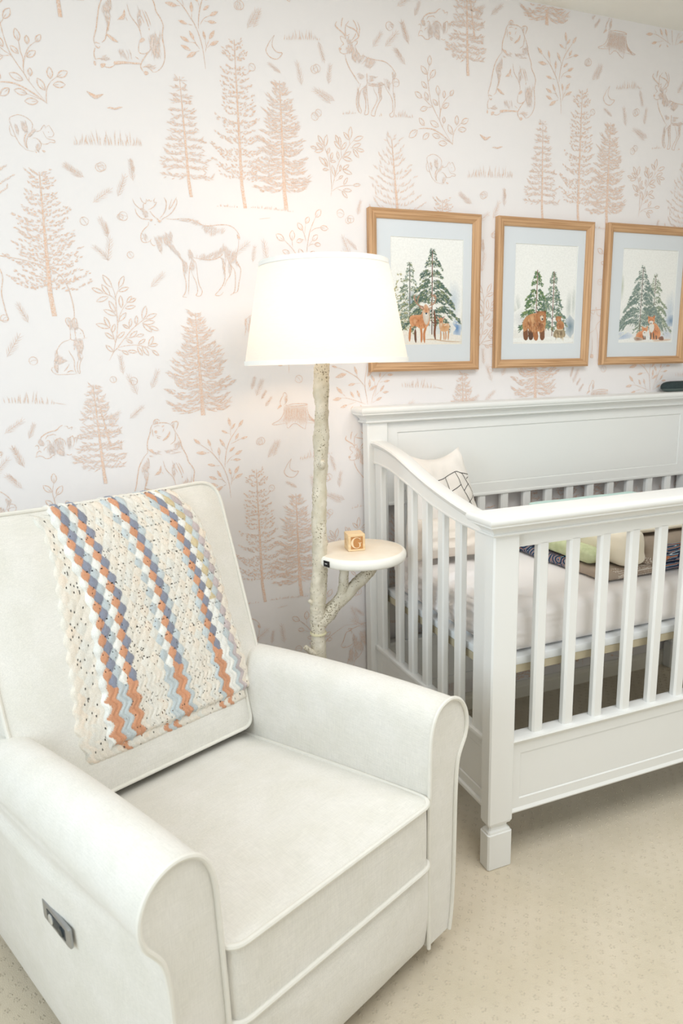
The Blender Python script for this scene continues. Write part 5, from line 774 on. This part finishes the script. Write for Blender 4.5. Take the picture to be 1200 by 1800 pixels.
# local frame: +x right, -y forward (f = depth coordinate, negative towards the back) -> y = -f
def drop(f): return -.052*min(1.2, abs(f)/.62)**1.6
prof_in = [(.262, .052), (.262, .18), (.262, .30), (.264, .40), (.266, .47), (.268, .53), (.274, .572), (.289, .602), (.312, .617), (.342, .619), (.372, .604), (.391, .577), (.398, .545), (.392, .514), (.377, .490), (.366, .468), (.360, .43), (.357, .36), (.355, .28), (.352, .18), (.346, .10), (.338, .052)]
pf = cr_pts([(a, 0, b_) for a, b_ in prof_in], 4)
def armpt(p, f, sg, off=0):
    x, z = p.x, p.z; fl = min(1, abs(f)/.40); fl = fl*fl*(3-2*fl)
    if z < .52 and x > .31: x += (.040*(1-max(0, (z-.44)/.08)) if z > .44 else .040)*fl
    if z > .42: z += drop(f)*min(1, (z-.42)/.14)
    if z < .10: z += .03*(.10-z)/.05*0
    return Vector((sg*x, -f, z))
for sg in (-1, 1):
    arm = None
    bm = bmesh.new(); st = [0, -.004, -.012, -.03, -.08, -.14, -.2, -.27, -.34, -.41, -.48, -.55, -.62, -.69, -.75, -.79, -.805, -.81]
    c = Vector((.31, 0, .36)); rings = []
    for f in st:
        k = {0: .985, -.004: .995, -.805: .98, -.81: .95}.get(f, 1)
        rings.append([bm.verts.new(armpt(Vector((.312+(p.x-.312)*k, 0, .335+(p.z-.335)*(1-(1-k)*.4))), f, sg)) for p in pf])
    loop_faces(bm, rings, True, False, True)
    # domed front facing
    fr = bm.faces.new(rings[0]); arm = obj('arm', bm, M_fab, chair, angle=60)
    bm = bmesh.new(); tube(bm, [armpt(p, .0025, sg) for p in pf], .0048, 8, cap=True); obj('arm_piping', bm, M_pipe, arm)
    if sg < 0:
        # power control plate on the outside of the near arm
        f0 = -.318; zc = .359; xs = -(.357+.040*(lambda t: t*t*(3-2*t))(min(1, abs(f0)/.40)))-.0015
        cp = bpy.data.objects.new('control_panel', None); bpy.data.objects.remove(cp)
        bm = bmesh.new(); rbox(bm, .008, .112, .040, .0035, 8)
        pm = Matrix.Translation((xs, -f0, zc)) @ Matrix.Rotation(math.radians(0), 4, 'X'); bmesh.ops.transform(bm, matrix=pm, verts=bm.verts)
        cpn = obj('control_panel', bm, mat('brushed_nickel', (176, 178, 180), .35, metallic=.85), chair)
        bm = bmesh.new(); box(bm, xs-.0048, xs-.0035, -f0-.040, -f0+.034, zc-.011, zc+.011, .0004); obj('button_recess', bm, mat('recess_black', (46, 54, 60), .4), cpn)
        for yy2 in (-.010+.026, -.010-.016):
            bm = bmesh.new(); v0 = len(bm.verts); rings = []
            for r_, d_ in ((.0095, 0), (.0095, .0016), (.0080, .0026), (.004, .0022)): rings.append([bm.verts.new((xs-.0045-d_, -f0+yy2+r_*math.cos(a*math.pi/10), zc+r_*math.sin(a*math.pi/10))) for a in range(20)])
            loop_faces(bm, rings, True, True, True); obj('button', bm, mat('button_silver' if yy2 > 0 else 'button_dark', (222, 224, 224) if yy2 > 0 else (60, 70, 76), .3, metallic=.7), cpn)
# seat cushion
ol = rounded([(-.258, .014, .035), (.258, .014, .035), (.258, -.66, .03), (-.258, -.66, .03)], 7)
def zt(f): return .421+(-.092*min(1, max(0, -f)/.66)**1.1)
def Ms(x, y, d): return Vector((x, -y+(.006*math.sin(math.pi*min(1, max(0, -d/.145))) if y > -.02 else 0), zt(y)+d))
bm = bmesh.new(); loft(bm, ol, lambda x, y, d: Ms(x, y, d), .026, .146, .006, 2.6, .0, noise=lambda x, y: nz3(x, y, 0, 6, 2)*.004); seat = obj('seat_cushion', bm, M_fab, chair, angle=50)
for d in (0, -.146):
    bm = bmesh.new(); P_ = [Ms(p.x*1.008, p.y+(.003 if p.y > -.1 else 0), d) for p in ol]; tube(bm, P_, .0052, 8, closed=True); obj('seat_piping', bm, M_pipe, seat)
# leg rest panel below the cushion
ol2 = rounded([(-.257, .058, .014), (.257, .058, .014), (.259, .268, .01), (-.259, .268, .01)], 5)
bm = bmesh.new(); loft(bm, ol2, lambda x, y, d: Vector((x, -(.004+d-.010*((.16-y)/.1)**2*(1 if y < .16 else 0)), y)), .014, .05, .0, 2.4, .0, noise=lambda x, y: nz3(x, y, 0, 9, 6)*.003); obj('leg_rest_panel', bm, M_fab, chair, angle=55)
bm = bmesh.new(); box(bm, -.262, .262, .055, .80, .075, .262, .01); obj('seat_box', bm, M_fab, chair)
bm = bmesh.new(); box(bm, -.325, .325, .77, .815, .075, .52, .015); obj('rear_panel', bm, M_fab, chair)
bm = bmesh.new(); lathe(bm, [(.27, 0.0), (.275, .008), (.27, .022), (.10, .030), (.10, .078)], 48, 0, .42); obj('swivel_base', bm, mat('swivel_base_steel', (60, 58, 56), .5, metallic=.5), chair)
# backrest: reclined T shaped cushion
By0, Bz0, By1, Bz1 = -.59, .38, -.79, 1.0
Lb = math.hypot(By1-By0, Bz1-Bz0); dv = Vector((0, -(By0-By1)/Lb, (Bz0-Bz1)/Lb)); nv = Vector((0, dv.z, -dv.y)); nv = Vector((0, -((Bz1-Bz0)/Lb), (By0-By1)/Lb)); T0 = Vector((0, -By1, Bz1))
def Mb(x, h, d): return T0+Vector((x, 0, 0))+dv*h+nv*d       # h measured down from the top edge
ob_ = rounded([(-.331, -.012, .065), (-.10, -.006, 0), (.10, -.006, 0), (.331, -.012, .065), (.331, .46, .03), (.322, .515, .035), (.262, .545, .02), (.257, .655, .03), (-.257, .655, .03), (-.262, .545, .02), (-.322, .515, .035), (-.331, .46, .03)], 7)
cb = Vector((0, .30)); bm = bmesh.new(); loft(bm, ob_, Mb, .034, .20, .010, 3.0, .03, cen=cb, noise=lambda x, y: nz3(x, y, 0, 5, 9)*.004)
bmesh.ops.recalc_face_normals(bm, faces=bm.faces); bvh = BVHTree.FromBMesh(bm); back = obj('backrest', bm, M_fab, chair, angle=50)
bm = bmesh.new(); tube(bm, [Mb(p.x*1.004, cb.y+(p.y-cb.y)*1.004, .001) for p in ob_], .0048, 8, closed=True); obj('back_piping', bm, M_pipe, back)
bm = bmesh.new(); tube(bm, [Mb(p.x*1.004, cb.y+(p.y-cb.y)*1.004, -.20) for p in ob_], .0048, 8, closed=True); obj('back_piping', bm, M_pipe, back)
# ------------------------------------------------------------------ crocheted blanket over the backrest
M_yarn = attr_mat('crochet_yarn', .95, bump=.9, bscale=800, noise=.10, nscale=500, sheen=.3)
CRE = [(242, 235, 221), (241, 231, 215), (243, 228, 209), (240, 235, 224), (236, 230, 217)]
ORA, NAV, LBL, WHT, TAN, MAU = (220, 160, 124), (146, 150, 165), (203, 211, 212), (246, 244, 236), (218, 200, 160), (202, 188, 186)
PAL = ['W', 'O', 'N', 'L', 'W', 'O', 'N', 'C', 'C', 'C', 'C', 'C', 'C', 'L', 'W', 'O', 'N', 'L', 'C', 'C', 'C', 'C', 'C', 'C', 'L', 'O', 'N', 'W', 'T', 'L', 'M', 'C', 'C']
def surf(a, w_, off):
    """chair-local point: w_>0 down the front, w_<0 over the top and down the rear"""
    if w_ > .028:
        o_ = Mb(a, w_, .3); hit = bvh.ray_cast(o_, -nv, .6)
        d = .3-hit[3] if hit[0] is not None else None
        if d is None or d < -.02: d = -.012
        if w_ > .50 and abs(a) > .25: d = max(d, .004)
        return Mb(a, w_, d), nv
    R_ = .028; s = .028-w_; q = math.pi/2*R_
    # start height at w=.028
    h0 = surf(a, .0281, 0)[0]-Mb(a, .0281, 0); d0 = h0.dot(nv)
    if s < q:
        t = s/R_; c_ = Mb(a, .028, d0-R_); n_ = nv*math.cos(t)-dv*math.sin(t); return c_+n_*R_, n_
    s -= q; flat = .15+d0
    if s < flat: return Mb(a, 0, d0-R_-s), -dv
    s -= flat
    if s < q: t = s/R_; c_ = Mb(a, .028, d0-R_-flat); n_ = -dv*math.cos(t)-nv*math.sin(t); return c_+n_*R_, n_
    s -= q; return Mb(a, .028+s, d0-R_-flat-R_), -nv
def interp(K, w_):
    for (w0, a0), (w1, a1) in zip(K[:-1], K[1:]):
        if w_ <= w1: t = max(0, min(1, (w_-w0)/(w1-w0))); return a0+(a1-a0)*t
    return K[-1][1]
def PAL_ok(pal, rr): return pal[min(len(pal)-1, int(rr))] == 'C'
def crochet(name, left, right, w0, w1, off, pal, ns, nt, jog, seed, period=.0385, curl=.012):
    R = random.Random(seed); NR = len(pal); wob = [R.uniform(-1, 1) for _ in range(NR+1)]
    jit = {}
    S_ = np.linspace(0, 1, ns*NR+1); verts = []; cols = []; Tn = nt
    W = np.linspace(w0, w1, Tn+1)
    for ti, w_ in enumerate(W):
        al, ar = interp(left, w_), interp(right, w_); ph = 2*math.pi*w_/period
        blend = max(0, min(1, (w_-.40)/.05))      # lower part: rows run in phase (zigzag)
        for si, s in enumerate(S_):
            rr = s*NR; amp = .46
            # find row by wavy boundaries
            r0 = int(rr); best = None
            for r_ in (r0-1, r0, r0+1):
                lo = r_+(amp*math.sin(ph)*(blend+(1-blend)*(-1)**r_) if 0 < r_ < NR else 0); hi = r_+1+(amp*math.sin(ph)*(blend+(1-blend)*(-1)**(r_+1)) if 0 <= r_ < NR-1 else 0)
                if lo <= rr <= hi and 0 <= r_ < NR: best = (r_, lo, hi)
            if best is None: best = (min(NR-1, max(0, r0)), r0, r0+1)
            r_, lo, hi = best; wd = max(.05, hi-lo); u = (rr-lo)/wd; dome = math.sin(math.pi*u)*min(1, wd)
            cyc = int(math.floor(w_/period+.25+(0 if r_ % 2 else .5))); k = pal[r_]
            cell = jit.setdefault((r_, cyc), (R.random(), R.random()))
            if k == 'C': c = lerp(CRE[int(cell[0]*5)], CRE[(r_*7) % 5], .6); c = lerp(c, (222, 226, 222), .35) if cell[1] > .85 else c
            else:
                c = {'O': ORA, 'N': NAV, 'L': LBL, 'W': WHT, 'T': TAN, 'M': MAU}[k]
                if k == 'N' and w_ > .43: c = ORA
                if k == 'W' and w_ > .43 and r_ in (4, 14): c = LBL
                if k == 'T' and w_ > .30: c = WHT
                if w_ < -.01 and k in 'O': c = TAN
                if w_ > .43 and k == 'L' and 2 < r_ < 5: c = LBL
                c = tuple(v*(.97+.06*cell[0]) for v in c)
            rib = .5+.5*math.cos(2*math.pi*(u*3.2+ (w_/period)*5.0))
            h = (.0032 if k != 'C' else .0020)*dome+.0010*rib*dome-.0012*max(0, nz3(a_ := al+(ar-al)*s, w_, 0, 260, 3))
            pit = 0
            hole = (wd < .35 and dome < .3)
            a = al+(ar-al)*s; jg = jog*math.sin(ph)*.003*(1 if s < .02 or s > .98 else 0)
            e = min(s*NR, (1-s)*NR, (w1-w_)/.012); drp = curl*max(0, 1-e)**2
            wv_ = w_+.004*math.sin(2*math.pi*s*NR/2)*(1 if ti == Tn else 0)
            p, n_ = surf(a+jg, wv_, 0)
            verts.append(p+n_*(off+h-drp+.0035*nz3(a, w_, 0, 11, seed)))
            cols.append((*s2l(c), 1))
    nS = len(S_); faces = []
    for t in range(Tn):
        for s in range(nS-1):
            faces.append((t*nS+s, t*nS+s+1, (t+1)*nS+s+1, (t+1)*nS+s))
    # pin holes between shells
    R2 = random.Random(seed+5); keep = []
    per = period
    for fi, f in enumerate(faces):
        t = fi//(nS-1); s = fi % (nS-1); rr = S_[s]*NR; w_ = W[t]; q = (w_/period*2) % 1
        fr = rr-round(rr)
        if 1 < rr < NR-1 and w_ < .41 and abs(q-.0) < .09 and abs(fr) < .16 and R2.random() < .32: continue
        if 1 < rr < NR-1 and R2.random() < (.028 if PAL_ok(pal, rr) else .003): continue
        keep.append(f)
    me = bpy.data.meshes.new(name); me.from_pydata([tuple(v) for v in verts], [], keep)
    me.polygons.foreach_set('use_smooth', [True]*len(me.polygons)); at = me.color_attributes.new('col', 'FLOAT_COLOR', 'POINT'); at.data.foreach_set('color', np.array(cols).ravel())
    return me
mw = Matrix.Translation(chair.location) @ Matrix.Rotation(chair.rotation_euler.z, 4, 'Z')
bl = thing('crocheted_blanket', 'cream crocheted blanket with orange and blue scallop stripes draped over the armchair back', 'blanket', chair.location, chair.rotation_euler.z)
L0 = [(-.5, -.27), (-.06, -.26), (-.03, -.245), (-.01, -.22), (.012, -.185), (.04, -.171), (.13, -.171), (.25, -.184), (.34, -.190), (.42, -.199), (.50, -.206), (.56, -.200), (.585, -.188)]
R0_ = [(-.5, .16), (0, .185), (.05, .215), (.13, .235), (.25, .25), (.35, .25), (.45, .26), (.59, .262)]
L1 = [(-.5, -.19), (-.02, -.145), (.09, -.136), (.17, -.124), (.25, -.117), (.36, -.129), (.47, -.137), (.55, -.144)]
R1_ = [(-.5, .15), (-.02, .17), (.034, .212), (.077, .235), (.133, .246), (.246, .260), (.347, .260), (.453, .273), (.565, .283)]
under = ['C']*7+['N']+['C']*7+['O', 'L', 'O']+['C']*9+['O', 'C', 'O', 'C', 'C', 'C', 'C']
me = crochet('lower_fold', L0, R0_, -.42, .585, .004, under, 5, 210, 1, 3); link('lower_fold', me, M_yarn, bl)
me = crochet('upper_fold', L1, R1_, -.42, .558, .0135, PAL, 7, 330, 1, 5, curl=.011); link('upper_fold', me, M_yarn, bl)
